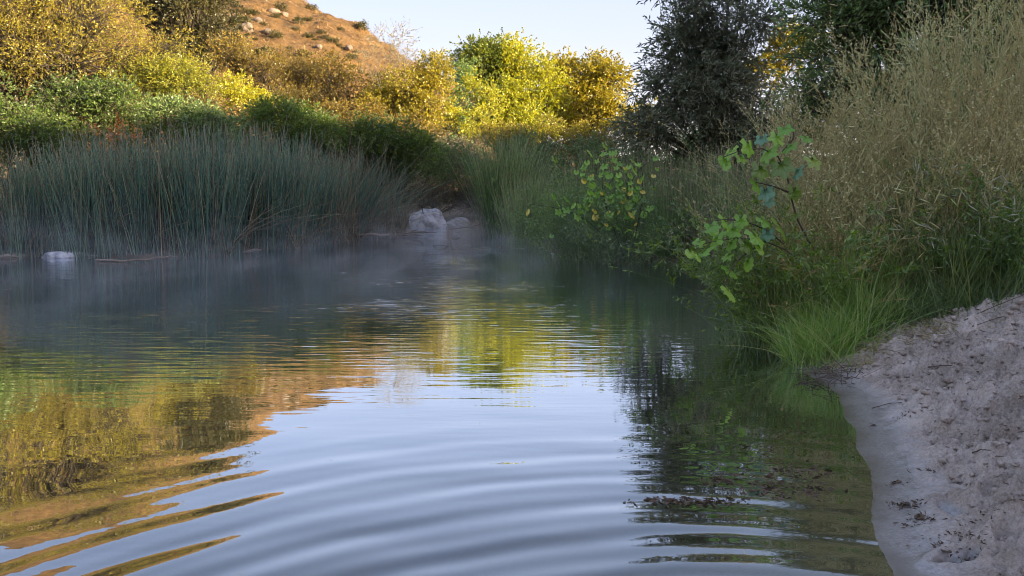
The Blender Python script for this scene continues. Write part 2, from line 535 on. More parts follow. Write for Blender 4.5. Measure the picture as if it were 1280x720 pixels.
M['sand'] = sand_material()
M['soil'] = rough_mat('bank_soil', [(.045, .036, .024), (.085, .066, .04), (.14, .11, .07)], 1.2, .95, .5)
M['drygrass'] = rough_mat('dry_hill_grass', [(.05, .036, .018), (.13, .075, .03), (.19, .11, .042), (.25, .16, .07)], .35, .95, 1, detail=14, bdist=1.6)
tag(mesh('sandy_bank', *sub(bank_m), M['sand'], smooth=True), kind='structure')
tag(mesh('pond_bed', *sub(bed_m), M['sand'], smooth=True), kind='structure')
tag(mesh('ground', *sub(rest_m), M['soil'], smooth=True), kind='structure')
tag(mesh('hillside', *sub(hill_m), M['drygrass'], smooth=True), kind='structure')
tag(mesh('ridge', *sub(ridge_m), M['drygrass'], smooth=True), kind='structure')


# ------------------------------------------------------------------ water
def water_material():
    m, t, out = nodes_of('pond_water')
    N, L = t.nodes, t.links
    geo = N.new('ShaderNodeNewGeometry')
    sp = N.new('ShaderNodeSeparateXYZ'); L.new(geo.outputs['Position'], sp.inputs[0])

    def math_(op, a, b=None, c=None):
        n = N.new('ShaderNodeMath'); n.operation = op
        for i, v in enumerate((a, b, c)):
            if v is None: continue
            if isinstance(v, (int, float)): n.inputs[i].default_value = v
            else: L.new(v, n.inputs[i])
        return n.outputs[0]
    slow = N.new('ShaderNodeTexNoise'); slow.inputs['Scale'].default_value = .55; slow.inputs['Detail'].default_value = 2
    L.new(geo.outputs['Position'], slow.inputs[0])
    hs = []
    for cx, cy, lam, amp, reach, ph in [(.75, .9, .40, .0034, 5.2, 0), (.75, .9, .19, .0016, 4.8, 1.3), (-7, 1.5, .8, .0013, 11, 2.0), (-.6, .2, .63, .0014, 8, .7)]:
        dx = math_('SUBTRACT', sp.outputs[0], cx); dy = math_('SUBTRACT', sp.outputs[1], cy)
        r = math_('SQRT', math_('ADD', math_('MULTIPLY', dx, dx), math_('MULTIPLY', dy, dy)))
        arg = math_('MULTIPLY_ADD', r, 2 * math.pi / lam, math_('MULTIPLY', slow.outputs[0], 9.0))
        sn = math_('SINE', math_('ADD', arg, ph))
        fal = N.new('ShaderNodeMapRange'); fal.interpolation_type = 'SMOOTHSTEP'
        fal.inputs['From Min'].default_value = reach; fal.inputs['From Max'].default_value = reach * .25
        L.new(r, fal.inputs['Value'])
        hs.append(math_('MULTIPLY', math_('MULTIPLY', sn, amp), fal.outputs[0]))
    # small wind ripples, crests across the view, stronger further out
    mp = N.new('ShaderNodeMapping'); mp.inputs['Scale'].default_value = (1.8, 9.5, 1)
    mp.inputs['Rotation'].default_value = (0, 0, R(-4))
    L.new(geo.outputs['Position'], mp.inputs[0])
    rp = N.new('ShaderNodeTexNoise'); rp.inputs['Scale'].default_value = 1.0; rp.inputs['Detail'].default_value = 2.0
    L.new(mp.outputs[0], rp.inputs[0])
    far = N.new('ShaderNodeMapRange'); far.inputs['From Min'].default_value = 4.5; far.inputs['From Max'].default_value = 13
    far.inputs['To Min'].default_value = .0006; far.inputs['To Max'].default_value = .011
    L.new(sp.outputs[1], far.inputs['Value'])
    patch = N.new('ShaderNodeTexNoise'); patch.inputs['Scale'].default_value = .35; patch.inputs['Detail'].default_value = 2
    L.new(geo.outputs['Position'], patch.inputs[0])
    pm = N.new('ShaderNodeMapRange'); pm.inputs['From Min'].default_value = .35; pm.inputs['From Max'].default_value = .65
    pm.inputs['To Min'].default_value = .35; pm.inputs['To Max'].default_value = 1.2
    L.new(patch.outputs[0], pm.inputs['Value'])
    hs.append(math_('MULTIPLY', math_('MULTIPLY', rp.outputs[0], far.outputs[0]), pm.outputs[0]))
    h = hs[0]
    for k in hs[1:]: h = math_('ADD', h, k)
    bp = N.new('ShaderNodeBump'); bp.inputs['Strength'].default_value = 1; bp.inputs['Distance'].default_value = 1
    L.new(h, bp.inputs['Height'])
    gl = N.new('ShaderNodeBsdfGlossy'); gl.inputs['Roughness'].default_value = .015
    gl.inputs['Color'].default_value = (.86, .92, 1, 1)
    L.new(bp.outputs[0], gl.inputs['Normal'])
    tr = N.new('ShaderNodeBsdfTransparent'); tr.inputs[0].default_value = (.76, .74, .58, 1)
    fr = N.new('ShaderNodeLayerWeight'); fr.inputs['Blend'].default_value = .5
    fc_ = N.new('ShaderNodeFloatCurve'); cu = fc_.mapping.curves[0]
    cu.points[0].location = (0, .05); cu.points[1].location = (1, 1)
    for a_, b_ in [(.35, .09), (.52, .22), (.62, .42), (.72, .70), (.82, .9)]: cu.points.new(a_, b_)
    fc_.mapping.update()
    L.new(fr.outputs['Facing'], fc_.inputs['Value'])
    L.new(bp.outputs[0], fr.inputs['Normal'])
    mx = N.new('ShaderNodeMixShader')
    L.new(fc_.outputs[0], mx.inputs[0]); L.new(tr.outputs[0], mx.inputs[1]); L.new(gl.outputs[0], mx.inputs[2])
    L.new(mx.outputs[0], out.inputs[0])
    return m


M['water'] = water_material()
wx = np.array([-34, 14.]); wy = np.array([-12, 60.])
wv = np.array([[-34, -12, 0], [14, -12, 0], [14, 60, 0], [-34, 60, 0]], float)
tag(mesh('pond_water', wv, np.array([[0, 1, 2, 3]]), M['water']), kind='structure')


# ------------------------------------------------------------------ plant builders
def curve_paths(base, d0, length, bend, K=5, wob=0.0):
    """N curved paths: start, unit direction, length, bend vector added quadratically"""
    t = np.linspace(0, 1, K)[None, :, None]
    p = base[:, None, :] + d0[:, None, :] * length[:, None, None] * t + bend[:, None, :] * t ** 2
    if wob: p = p + rng.normal(size=p.shape) * wob * t
    return p


def at_path(paths, idx, t):
    K = paths.shape[1]
    f = t * (K - 1)
    i = np.minimum(f.astype(int), K - 2)
    a = (f - i)[:, None]
    p0, p1 = paths[idx, i], paths[idx, i + 1]
    return p0 * (1 - a) + p1 * a, unit(p1 - p0)


def blob_twigs(c, rad, n_cl, cl_r, tw, low=-.75):
    """clump centres scattered through an ellipsoid's outer half, then twiglets in each"""
    v = rdir(n_cl * 2, .15)
    v = v[v[:, 2] > low][:n_cl]
    n_cl = len(v)
    r = rng.uniform(.35, 1.0, n_cl) ** .55 * np.where(rng.uniform(0, 1, n_cl) < .22, rng.uniform(1.0, 1.35, n_cl), 1)
    cc = c + v * r[:, None] * rad
    cr = cl_r * rng.uniform(.6, 1.35, n_cl)
    idx = np.repeat(np.arange(n_cl), tw)
    o = rdir(len(idx)) * (rng.uniform(0, 1, len(idx)) ** .5 * cr[idx])[:, None]
    o[:, 2] *= .7
    tb = cc[idx] + o
    td = unit(unit(o) + .5 * v[idx] + rdir(len(idx)) * .5)
    return cc, v, tb, td, idx


def tree(name, label, base, blobs, leaf, mat, trunk_r=.25, n_leaf=30000, cl_r=.55, bark='bark', group=None, cat='tree',
         width=.5, twig_len=.45, tintmid=.5, droop=0.0, tintfun=None):
    """blobs: list of (centre xyz, (rx, ry, rz))"""
    base = np.array(base, float) * FARK
    cl_r = cl_r * FARK ** .7
    leaf = leaf * FARK ** .3
    if cat != 'x':      # break every lobe into three smaller uneven ones
        nb = []
        for c, rad in blobs:
            for j in range(3):
                f_ = rng.uniform(.52, .86)
                nb.append((np.array(c) + rdir(1)[0] * np.array(rad) * rng.uniform(.25, .62), tuple(np.array(rad) * f_)))
            nb.append((np.array(c), tuple(np.array(rad) * .78)))
        blobs = nb
    base[2] = gz(base[0], base[1]) - .1
    o = empty(name, base, label, cat, group)
    vol = np.array([b[1][0] * b[1][1] * b[1][2] for b in blobs]) ** (2 / 3)
    share = vol / vol.sum()
    tw, lp = 10, 9
    g = Geo(); br = Geo()
    cmid = sum(np.array(b[0]) * s for b, s in zip(blobs, share))
    fork = base + (cmid - base) * np.array([.35, .35, .38])
    tpath = np.array([base, base + (fork - base) * .5 + rng.normal(size=3) * .08, fork])[None]
    V, Q, tn = tubes(tpath, np.array([[trunk_r * 1.25, trunk_r, trunk_r * .8]]), 8)
    tr = Geo(); tr.add(V, Q, tn)
    for (c, rad), s in zip(blobs, share):
        c = np.array(c, float); rad = np.array(rad, float)
        ncl = max(4, int(n_leaf * s / (tw * lp)))
        cc, v, tb, td, idx = blob_twigs(c, rad, ncl, cl_r, tw)
        # limb to blob, branches to clumps
        mid = fork + (c - fork) * .55 + rng.normal(size=3) * .1 * rad.mean()
        lpth = np.array([fork, mid, c - rad * np.array([0, 0, .2])])[None]
        V, Q, tn = tubes(lpth, np.array([[trunk_r * .38, trunk_r * .24, trunk_r * .12]]), 6); tr.add(V, Q, tn)
        st = mid + (c - mid) * rng.uniform(0, 1, (len(cc), 1))
        mdp = (st + cc) / 2 + rng.normal(size=cc.shape) * .12 * rad.mean()
        bp = np.stack([st, mdp, cc], 1)
        V, Q, tn = tubes(bp, np.array([[trunk_r * .13, trunk_r * .08, trunk_r * .03]]), 3); br.add(V, Q, tn)
        tp = curve_paths(tb, td, np.full(len(tb), twig_len), np.tile([0, 0, -droop * twig_len], (len(tb), 1)), 3)
        if len(tp) < 9000:
            V, Q, tn = tubes(tp, np.array([[.006, .005, .003]]) * (1 + twig_len), 3); br.add(V, Q, tn)
        k = np.repeat(np.arange(len(tb)), lp)
        lt = rng.uniform(0, 1, len(k))
        pos, dr = at_path(tp, k, lt)
        ld = unit(dr + rdir(len(k)) * .9 + np.array([0, 0, -droop]))
        ti = tintmid + rng.normal() * .10 + rng.normal(size=ncl)[:len(cc)][idx][k] * .14 + rng.normal(size=len(k)) * .16
        if tintfun is not None: ti = ti + tintfun(pos)
        sz = leaf * rng.uniform(.6, 1.3, len(k))
        V, Q, tn = leafs(pos, ld, sz, sz * width, np.clip(ti, 0, 1)); g.add(V, Q, tn)
    tr.build('trunk', M[bark], o, True)
    br.build('branches' if False else 'branchwork', M[bark], o, True, 'stuff')
    g.build('crown', M[mat], o)
    return o


def stemplant(name, label, base, spread, n, h, mat_s, mat_l=None, cat='plant', group=None, lean=.25, bend=.4, rad=.006, K=5,
              side=0, side_len=.3, side_up=.6, side_t=(.3, 1.0), leaf=0.0, lw=.25, per=0, seeds=None, tint=.5, fan=0.0,
              stem_name='stem_mass', leaf_name='foliage', blade=False, sink=.05, ldroop=.3, area=None, wob=0.0, mean_lean=(0, 0), tip=0.0):
    base = np.array(base, float)
    if area is None:
        u = rng.normal(size=(n, 2)) * .45
        bx = base[0] + u[:, 0] * spread[0]; by = base[1] + u[:, 1] * spread[1]
    else:
        bx, by = area
        n = len(bx)
        u = np.stack([(bx - base[0]) / max(spread[0], .01), (by - base[1]) / max(spread[1], .01)], 1)
    bz = ground_z(bx, by, False)
    if cat != 'x': bz = np.maximum(bz, -.35)
    base[2] = max(-.05, gz(base[0], base[1]))
    o = empty(name, base, label, cat, group)
    b = np.stack([bx, by, bz - sink], 1)
    d0 = np.stack([rng.normal(size=n) * lean + u[:, 0] * fan + mean_lean[0], rng.normal(size=n) * lean + u[:, 1] * fan + mean_lean[1], np.ones(n)], 1)
    d0 = unit(d0)
    hh = rng.uniform(h[0], h[1], n) * (1 + .26 * noise2(bx * 1.1, by * .7, 70)) * (1 - .12 * np.minimum(1.5, np.abs(u).max(1)))
    bd = np.stack([d0[:, 0], d0[:, 1], -.25 * np.abs(d0[:, :2]).sum(1)], 1) * (bend * hh * rng.uniform(.3, 2.2, n))[:, None]
    pth = curve_paths(b, d0, hh, bd, K, wob)
    g = Geo(); gl = Geo()
    tk = np.clip(tint + rng.normal(size=n) * .26, 0, 1)
    prof = np.linspace(1, .25, K)[None]
    if blade: V, Q, tn = ribbons(pth, rad * 2 * np.minimum(1, prof * 1.2), tk)
    else: V, Q, tn = tubes(pth, rad * prof, 3, np.clip(tk[:, None] + tip * np.linspace(0, 1, K)[None] ** 3, 0, 1))
    g.add(V, Q, tn)
    src = [(pth, 1.0)]
    if side:
        ix = np.repeat(np.arange(n), side)
        tt = rng.uniform(side_t[0], side_t[1], len(ix))
        p, dr = at_path(pth, ix, tt)
        sdv = rdir(len(ix)); sdv[:, 2] *= .3
        sdv = unit(unit(sdv) + dr * side_up * 1.6)
        sl = side_len * rng.uniform(.5, 1.4, len(ix)) * (1.25 - .7 * tt)
        sp_ = curve_paths(p, sdv, sl, np.stack([sdv[:, 0] * .1, sdv[:, 1] * .1, rng.uniform(-.25, .15, len(ix))], 1) * sl[:, None], 3)
        V, Q, tn = tubes(sp_, rad * np.array([[.5, .38, .2]]), 3, np.clip(tk[ix] + .08, 0, 1)); g.add(V, Q, tn)
        src.append((sp_, .6))
    else: sp_ = pth
    if per and leaf:
        k = np.repeat(np.arange(len(sp_)), per)
        tt = rng.uniform(.12 if side else .25, 1.0, len(k))
        p, dr = at_path(sp_, k, tt)
        ld = unit(dr * .7 + rdir(len(k)) * .8 + np.array([0, 0, -ldroop]))
        sz = leaf * rng.uniform(.55, 1.35, len(k))
        V, Q, tn = leafs(p, ld, sz, sz * lw, np.clip(tint + rng.normal(size=len(k)) * .22, 0, 1)); gl.add(V, Q, tn)
    g.build(stem_name, M[mat_s], o, False, 'stuff')
    if mat_l: gl.build(leaf_name, M[mat_l], o, False, 'stuff')
    if seeds:   # (count per stem, length, radius, material, name): little heads near the tips
        c, sl, sr, sm, sn = seeds
        ix = np.repeat(np.arange(n), c)
        p, dr = at_path(pth, ix, rng.uniform(.86, 1.0, len(ix)))
        dd = unit(dr + rdir(len(ix)) * .8 - np.array([0, 0, .3]))
        L_ = sl * rng.uniform(.6, 1.4, len(ix))
        pp = np.stack([p, p + dd * L_[:, None] * .5, p + dd * L_[:, None]], 1)
        V, Q, tn = tubes(pp, np.array([[sr * .4, sr, sr * .3]]), 4, np.clip(.5 + rng.normal(size=len(ix)) * .25, 0, 1))
        gs = Geo(); gs.add(V, Q, tn)
        gs.build(sn, M[sm], o, False, 'stuff')
    return o


def rock(name, label, c, size, mat, seed, cat='rock', group=None, rotz=0, sub_=4, rough=.22, flat=0.0):
    import bmesh
    bm = bmesh.new()
    bmesh.ops.create_icosphere(bm, subdivisions=sub_, radius=1)
    r = random.Random(seed)
    cuts = [(Vector((r.gauss(0, 1), r.gauss(0, 1), r.gauss(0, .8))).normalized(), r.uniform(.72, .95)) for _ in range(9)]
    for v in bm.verts:
        p = v.co.copy()
        for nrm, dd in cuts:
            k = p.dot(nrm) - dd
            if k > 0: p -= nrm * k * .85
        x, y, z = p
        nn = float(noise2(np.array([x * 2.1 + z * 1.7 + seed]), np.array([y * 2.1 - z * 1.3]))[0]) + .5 * float(noise2(np.array([x * 5 + z * 4 + seed]), np.array([y * 5 - z * 3]))[0]) + .25 * float(noise2(np.array([x * 12 + z * 9 + seed]), np.array([y * 12 - z * 8]))[0])
        v.co = p * (1 + rough * nn)
        if flat and v.co.z > flat: v.co.z = flat + (v.co.z - flat) * .3
        v.co.x *= size[0]; v.co.y *= size[1]; v.co.z *= size[2]
    me = bpy.data.meshes.new(name)
    bm.to_mesh(me); bm.free()
    for p in me.polygons: p.use_smooth = True
    me.materials.append(M[mat])
    o = bpy.data.objects.new(name, me)
    COL.objects.link(o)
    o.location = [float(v) for v in c]
    o.rotation_euler = (0, 0, rotz)
    if cat: tag(o, label, cat, group)
    return o


FARK = 1.0


def BL(px, py, d, rx, rz, ry=None):
    """a crown lobe seen at pixel px, py, radii given in photo pixels"""
    d = d * FARK
    s = d / F
    return (P(px, py, d), (rx * s, (ry if ry else rx * .8) * s, rz * s))


def XY(px, d):
    return ((px - 640) / F * d / math.cos(PITCH) * math.cos(PITCH), d)


# ------------------------------------------------------------------ far hillside details
def hill_pt(px, py):
    a, b = (px - 640) / F, (360 - py) / F
    c, s = math.cos(PITCH), math.sin(PITCH)
    y = np.linspace(74, 260, 1500)
    k = y / (c + b * s)
    g = ground_z(a * k, y, False)
    z = CH + (-s + b * c) * k
    i = int(np.argmax(z < g))
    if i == 0: return None
    return np.array([a * k[i], y[i], g[i]])


def hill_shrub_mesh():
    cc, v, tb, td, idx = blob_twigs(np.array([0, 0, .8]), np.array([1.3, 1.3, .9]), 24, .4, 8, -.3)
    k = np.repeat(np.arange(len(tb)), 5)
    pos = tb[k] + td[k] * rng.uniform(0, .5, (len(k), 1))
    return leafs(pos, unit(td[k] + rdir(len(k))), rng.uniform(.14, .3, len(k)), .16, np.clip(.5 + .25 * rng.normal(size=len(k)), 0, 1))


first = None
spots = [(318, 18), (330, 32), (352, 14), (372, 30), (388, 47), (345, 48), (402, 42), (424, 58), (412, 72), (362, 62), (380, 72), (440, 74), (452, 92), (432, 96),
         (470, 98), (476, 108), (398, 92), (336, 64), (318, 50), (420, 108), (446, 66), (302, 26), (296, 10), (384, 26)] + [(random.uniform(280, 480), random.uniform(5, 120)) for _ in range(26)]
for i, (px, py) in enumerate(spots):
    h = hill_pt(px, py)
    if h is None: continue
    if first is None:
        V, Q, tn = hill_shrub_mesh()
        first = mesh('hill_shrub', V, Q, M['oak'], tint=tn)
        o = first
    else:
        o = first.copy(); COL.objects.link(o)
    o.location = h - np.array([0, 0, .2])
    s = random.uniform(.35, .95)
    o.scale = (s * random.uniform(.8, 1.3), s, s * random.uniform(.7, 1.1))
    o.rotation_euler = (0, 0, random.uniform(0, 6))
    tag(o, 'small dark scrubby bush dotted over the sunlit orange hillside', 'bush', 'dark bushes dotted over the dry hill')
sc_ = Geo()
for i in range(1500):
    hp_ = (random.uniform(-75, -8), random.uniform(95, 176))
    q_ = np.array([[hp_[0], hp_[1], gz(*hp_)]]) + rng.normal(size=(14, 3)) * [.35, .35, .12]
    V, Q, tn = leafs(q_, rdir(14, .8), rng.uniform(.25, .6, 14), .09, np.clip(random.random() + rng.normal(size=14) * .1, 0, 1)); sc_.add(V, Q, tn)
M['scrub'] = leaf_mat('hill_scrub', [(.09, .075, .03), (.2, .13, .05), (.34, .2, .08), (.42, .28, .12)], .3)
tag(sc_.build('hill_scrub', M['scrub'], None, False, 'stuff'), 'tufts of dry orange grass and scrub covering the hill', 'grass')
rk = [(308, 38, 1.2), (322, 27, .7), (342, 16, .9), (356, 20, .6), (334, 41, .7), (398, 60, .6), (436, 62, .7)]
rl = ['largest pale outcrop on the orange hill, just right of the dark oak crown', 'pale stone just above the big outcrop on the dry hill',
      'pale crag on the skyline of the dry hill', 'small pale stone right beside the skyline crag of the hill', 'flat pale rock just below and right of the big hill outcrop',
      'small pale rock halfway down the orange slope', 'pale rock at the lower right skyline of the orange hill']
for (px, py, s), lb in zip(rk, rl):
    h = hill_pt(px, py)
    if h is None: continue
    rock('hill_rock', lb, h + np.array([0, 0, .2 * s]), (s * 1.4, s, s * .8), 'hillrock', px, 'rock', 'pale rocks on the dry hill', random.uniform(0, 3), 3)

# ------------------------------------------------------------------ sunlit trees across the pond
FARK = 1.5
tree('willow_tree', 'tall golden willow filling the upper left corner with fine sunlit leaves', (-23, 36, 0),
     [BL(20, 40, 36, 120, 90), BL(105, 30, 36, 90, 70), BL(60, -60, 37, 120, 80), BL(135, -40, 38, 70, 56), BL(-60, 20, 35, 110, 110), BL(185, 78, 36, 66, 38), BL(100, 100, 36, 110, 40), BL(-80, -100, 36, 120, 80)],
     .105, 'gold', .38, 170000, .7, width=.42, droop=.3, tintmid=.62)
tree('willow_sapling', 'bright yellow bushy willow between the golden tree and the dark oak', (-14.5, 37, 0),
     [BL(215, 95, 35, 42, 36), BL(240, 105, 35, 28, 24), BL(180, 110, 35, 36, 30)], .11, 'yellow', .12, 26000, .45, width=.4, cat='tree')
tree('oak_tree', 'dark oak with dense dull green crown below the top of the hill', (-21.5, 52, 0),
     [BL(240, 18, 52, 52, 34), BL(200, 5, 52, 44, 32), BL(275, 45, 52, 30, 24), BL(235, 62, 52, 44, 24), BL(225, -30, 53, 52, 30), BL(275, 10, 53, 26, 20)], .17, 'oak', .4, 62000, .9, tintmid=.42)
tree('olive_tree', 'olive and bronze leafed tree standing below the hill rocks', (-14, 50, 0),
     [BL(325, 92, 48, 44, 34), BL(290, 76, 48, 30, 30), BL(368, 96, 50, 40, 32), BL(350, 130, 46, 60, 26)], .13, 'olive', .25, 40000, .6, tintmid=.5)
tree('olive_tree', 'bronze leafed tree hiding the foot of the hill, left of the lacy pale tree', (-10.5, 50, 0),
     [BL(405, 104, 48, 40, 36), BL(448, 112, 48, 38, 36), BL(480, 118, 48, 26, 30), BL(400, 140, 47, 48, 26), BL(470, 136, 48, 30, 38), BL(370, 150, 46, 40, 22), BL(440, 165, 45, 40, 22)], .13, 'olive', .22, 40000, .6, tintmid=.62)
tree('shrub', 'vivid yellow green shrub glowing in sun between two bronze trees', (-13.2, 40, 0),
     [BL(295, 118, 38, 28, 22), BL(318, 128, 38, 22, 18)], .13, 'yellow', .07, 9000, .35, cat='bush', tintmid=.75)
tree('lacy_tree', 'slender pale tree with sparse lacy top rising against the sky', (-7, 46, 0),
     [BL(488, 55, 46, 30, 26), BL(470, 72, 46, 22, 20), BL(512, 80, 46, 24, 24)], .11, 'pale', .09, 3600, .6, 'palebark', width=.35, twig_len=.7)
tree('golden_tree', 'golden tree with drooping round leaves left of the tall cottonwoods', (-5.5, 43, 0),
     [BL(505, 110, 43, 34, 34), BL(540, 100, 43, 27, 38), BL(528, 145, 42, 28, 26), BL(480, 130, 43, 28, 26)], .13, 'gold', .18, 34000, .5, width=.6, tintmid=.68)
tree('evergreen_tree', 'narrow deep green tree in the gap between golden tree and cottonwood', (-3.2, 48, 0),
     [BL(572, 120, 47, 17, 46), BL(570, 160, 46, 22, 26)], .16, 'dgreen', .12, 9000, .5)
tree('cottonwood_tree', 'largest yellow cottonwood in the centre, darker green at its top left', (-.6, 56, 0),
     [BL(600, 82, 54, 54, 38), BL(648, 86, 54, 54, 36), BL(672, 120, 52, 30, 40), BL(625, 130, 51, 46, 38), BL(660, 165, 49, 36, 26), BL(595, 150, 50, 30, 34)],
     .16, 'yellow', .35, 90000, .8, width=.7, tintmid=.55, tintfun=lambda p: np.where((p[:, 0] < -1.0) & (p[:, 2] > 8), -.45, 0))
tree('cottonwood_tree', 'slimmer golden cottonwood right of the largest one with a flat top', (6.5, 58, 0),
     [BL(712, 98, 56, 38, 38), BL(752, 98, 56, 34, 34), BL(735, 140, 55, 42, 30), BL(705, 150, 54, 26, 30), BL(765, 135, 54, 20, 30)],
     .16, 'gold', .3, 60000, .75, width=.7, tintmid=.66)
tree('golden_shrub', 'yellow green shrub with upright sprays before the largest cottonwood', (-2, 44, 0),
     [BL(590, 110, 44, 16, 28), BL(612, 125, 44, 16, 26), BL(598, 155, 43, 28, 18), BL(560, 150, 43, 16, 20)], .14, 'yellow', .07, 9000, .35, cat='bush', tintmid=.7)
tree('golden_tree', 'low golden tree glimpsed far right through the dark willow', (14, 48, 0),
     [BL(955, 90, 46, 30, 26), BL(800, 150, 48, 22, 28), BL(1000, 60, 46, 40, 30)], .2, 'gold', .2, 14000, .7, width=.6, tintmid=.6)

FARK = 1.0
# shaded green bushes between the trees and the reeds
bush = [('green_bush', 'rounded deep green bush beneath the golden willow', [BL(95, 140, 30, 48, 36), BL(150, 135, 30, 36, 30), BL(60, 165, 29, 40, 30)], 'green', 20000, .35),
        ('vine_thicket', 'light green leafy thicket at the left edge of the picture', [BL(10, 165, 26, 40, 30), BL(45, 170, 26, 22, 22), BL(-40, 150, 26, 50, 50)], 'green', 12000, .42),
        ('green_bush', 'dark green bush filling the gap right of the rounded one', [BL(215, 150, 31, 46, 30), BL(260, 160, 31, 40, 26)], 'dgreen', 16000, .5),
        ('green_bush', 'low bright green bush above the middle of the bulrushes', [BL(350, 150, 34, 44, 20), BL(400, 160, 34, 34, 18)], 'green', 15000, .6),
        ('green_bush', 'soft green shrub with wispy top above the right end of the bulrushes', [BL(490, 170, 36, 38, 32), BL(450, 175, 35, 30, 26), BL(525, 190, 36, 26, 26)], 'green', 16000, .45),
        ('brush', 'grey brown brush behind the white boulder', [BL(540, 225, 48, 30, 26), BL(575, 215, 50, 24, 34), BL(500, 225, 44, 34, 30), BL(550, 190, 50, 40, 24)], 'brush', 22000, .5),
        ('brush', 'dusky brush between centre reeds and the far cottonwood', [BL(690, 195, 46, 36, 26), BL(740, 190, 44, 40, 28), BL(640, 190, 48, 30, 22)], 'olive', 20000, .35)]
bush += [
    ('brush', 'grey brown brush low over the waterline left of the white boulder', [BL(455, 245, 36, 34, 30), BL(495, 240, 37, 26, 34), BL(425, 225, 35, 36, 40)], 'brush', 26000, .55),
    ('brush', 'dusky brush right behind and right of the white boulder', [BL(545, 250, 51, 34, 26), BL(585, 250, 52, 34, 30), BL(510, 235, 50, 34, 40), BL(620, 240, 50, 30, 40)], 'brush', 26000, .4),
    ('green_bush', 'blue green bush above the white boulder', [BL(530, 205, 44, 40, 30), BL(570, 205, 45, 34, 34), BL(480, 200, 41, 40, 34)], 'dgreen', 24000, .55),
    ('leafy_tree', 'dark tree far behind the upper vine spray, right of the dusky willow', [BL(985, 170, 30, 50, 50), BL(940, 195, 30, 50, 40), BL(1050, 150, 30, 60, 60), BL(890, 190, 31, 50, 30)], 'dgreen', 30000, .4),
    ('thicket', 'dusky thicket behind the arching bulrushes, left of the white boulder', [BL(430, 200, 37, 46, 40), BL(480, 215, 37, 36, 44), BL(390, 190, 37, 40, 40)], 'dgreen', 26000, .35),
    ('green_bush', 'green bush low behind the dark blue green bulrushes', [BL(330, 195, 34, 50, 42), BL(280, 185, 34, 40, 40), BL(370, 180, 35, 30, 30)], 'dgreen', 20000, .45),
    ('thicket', 'brown leafed thicket behind the tall bulrushes of the left bank', [BL(190, 190, 30, 60, 40), BL(120, 195, 29, 50, 40), BL(40, 200, 28, 60, 40)], 'green', 20000, .5),
    ('thicket', 'shaded green thicket in the gap right behind the white boulder', [BL(530, 240, 52, 44, 36), BL(580, 232, 53, 40, 44), BL(620, 225, 52, 40, 50), BL(560, 200, 53, 50, 36)], 'dgreen', 26000, .5),
    ('thicket', 'dark thicket between the centre reeds and the yellow leaved shrub', [BL(680, 225, 38, 44, 40), BL(730, 215, 36, 44, 44), BL(650, 200, 42, 40, 30)], 'dgreen', 24000, .4),
    ('thicket', 'shadowy thicket under the dusky willow behind the thin reeds', [BL(830, 210, 26, 50, 48), BL(890, 215, 25, 50, 48), BL(780, 215, 29, 40, 44), BL(950, 190, 24, 50, 60)], 'dgreen', 26000, .4),
    ('golden_shrub', 'sunlit bronze shrub low between golden tree and lacy tree', [BL(450, 150, 42, 36, 26), BL(500, 165, 42, 36, 24), BL(410, 150, 43, 30, 24)], 'olive', 16000, .7),
    ('golden_shrub', 'sunlit yellow shrub at the foot of the slimmer cottonwood', [BL(690, 165, 47, 30, 22), BL(735, 172, 48, 36, 24), BL(640, 175, 46, 40, 22), BL(775, 175, 47, 26, 26)], 'gold', 17000, .7),
    ('olive_bush', 'dark olive bush under the bronze tree, right of the vivid shrub', [BL(350, 150, 41, 34, 24), BL(310, 150, 41, 26, 20), BL(250, 140, 40, 30, 24)], 'olive', 14000, .4)]
for nm, lb, bl, mt, nl, tm in bush:
    c = bl[0][0]
    tree(nm, lb, (c[0], c[1], 0), bl, .10 if mt != 'brush' else .09, mt, .032, int(nl * 1.25), .42, cat='bush', width=.4, tintmid=tm, twig_len=.3)

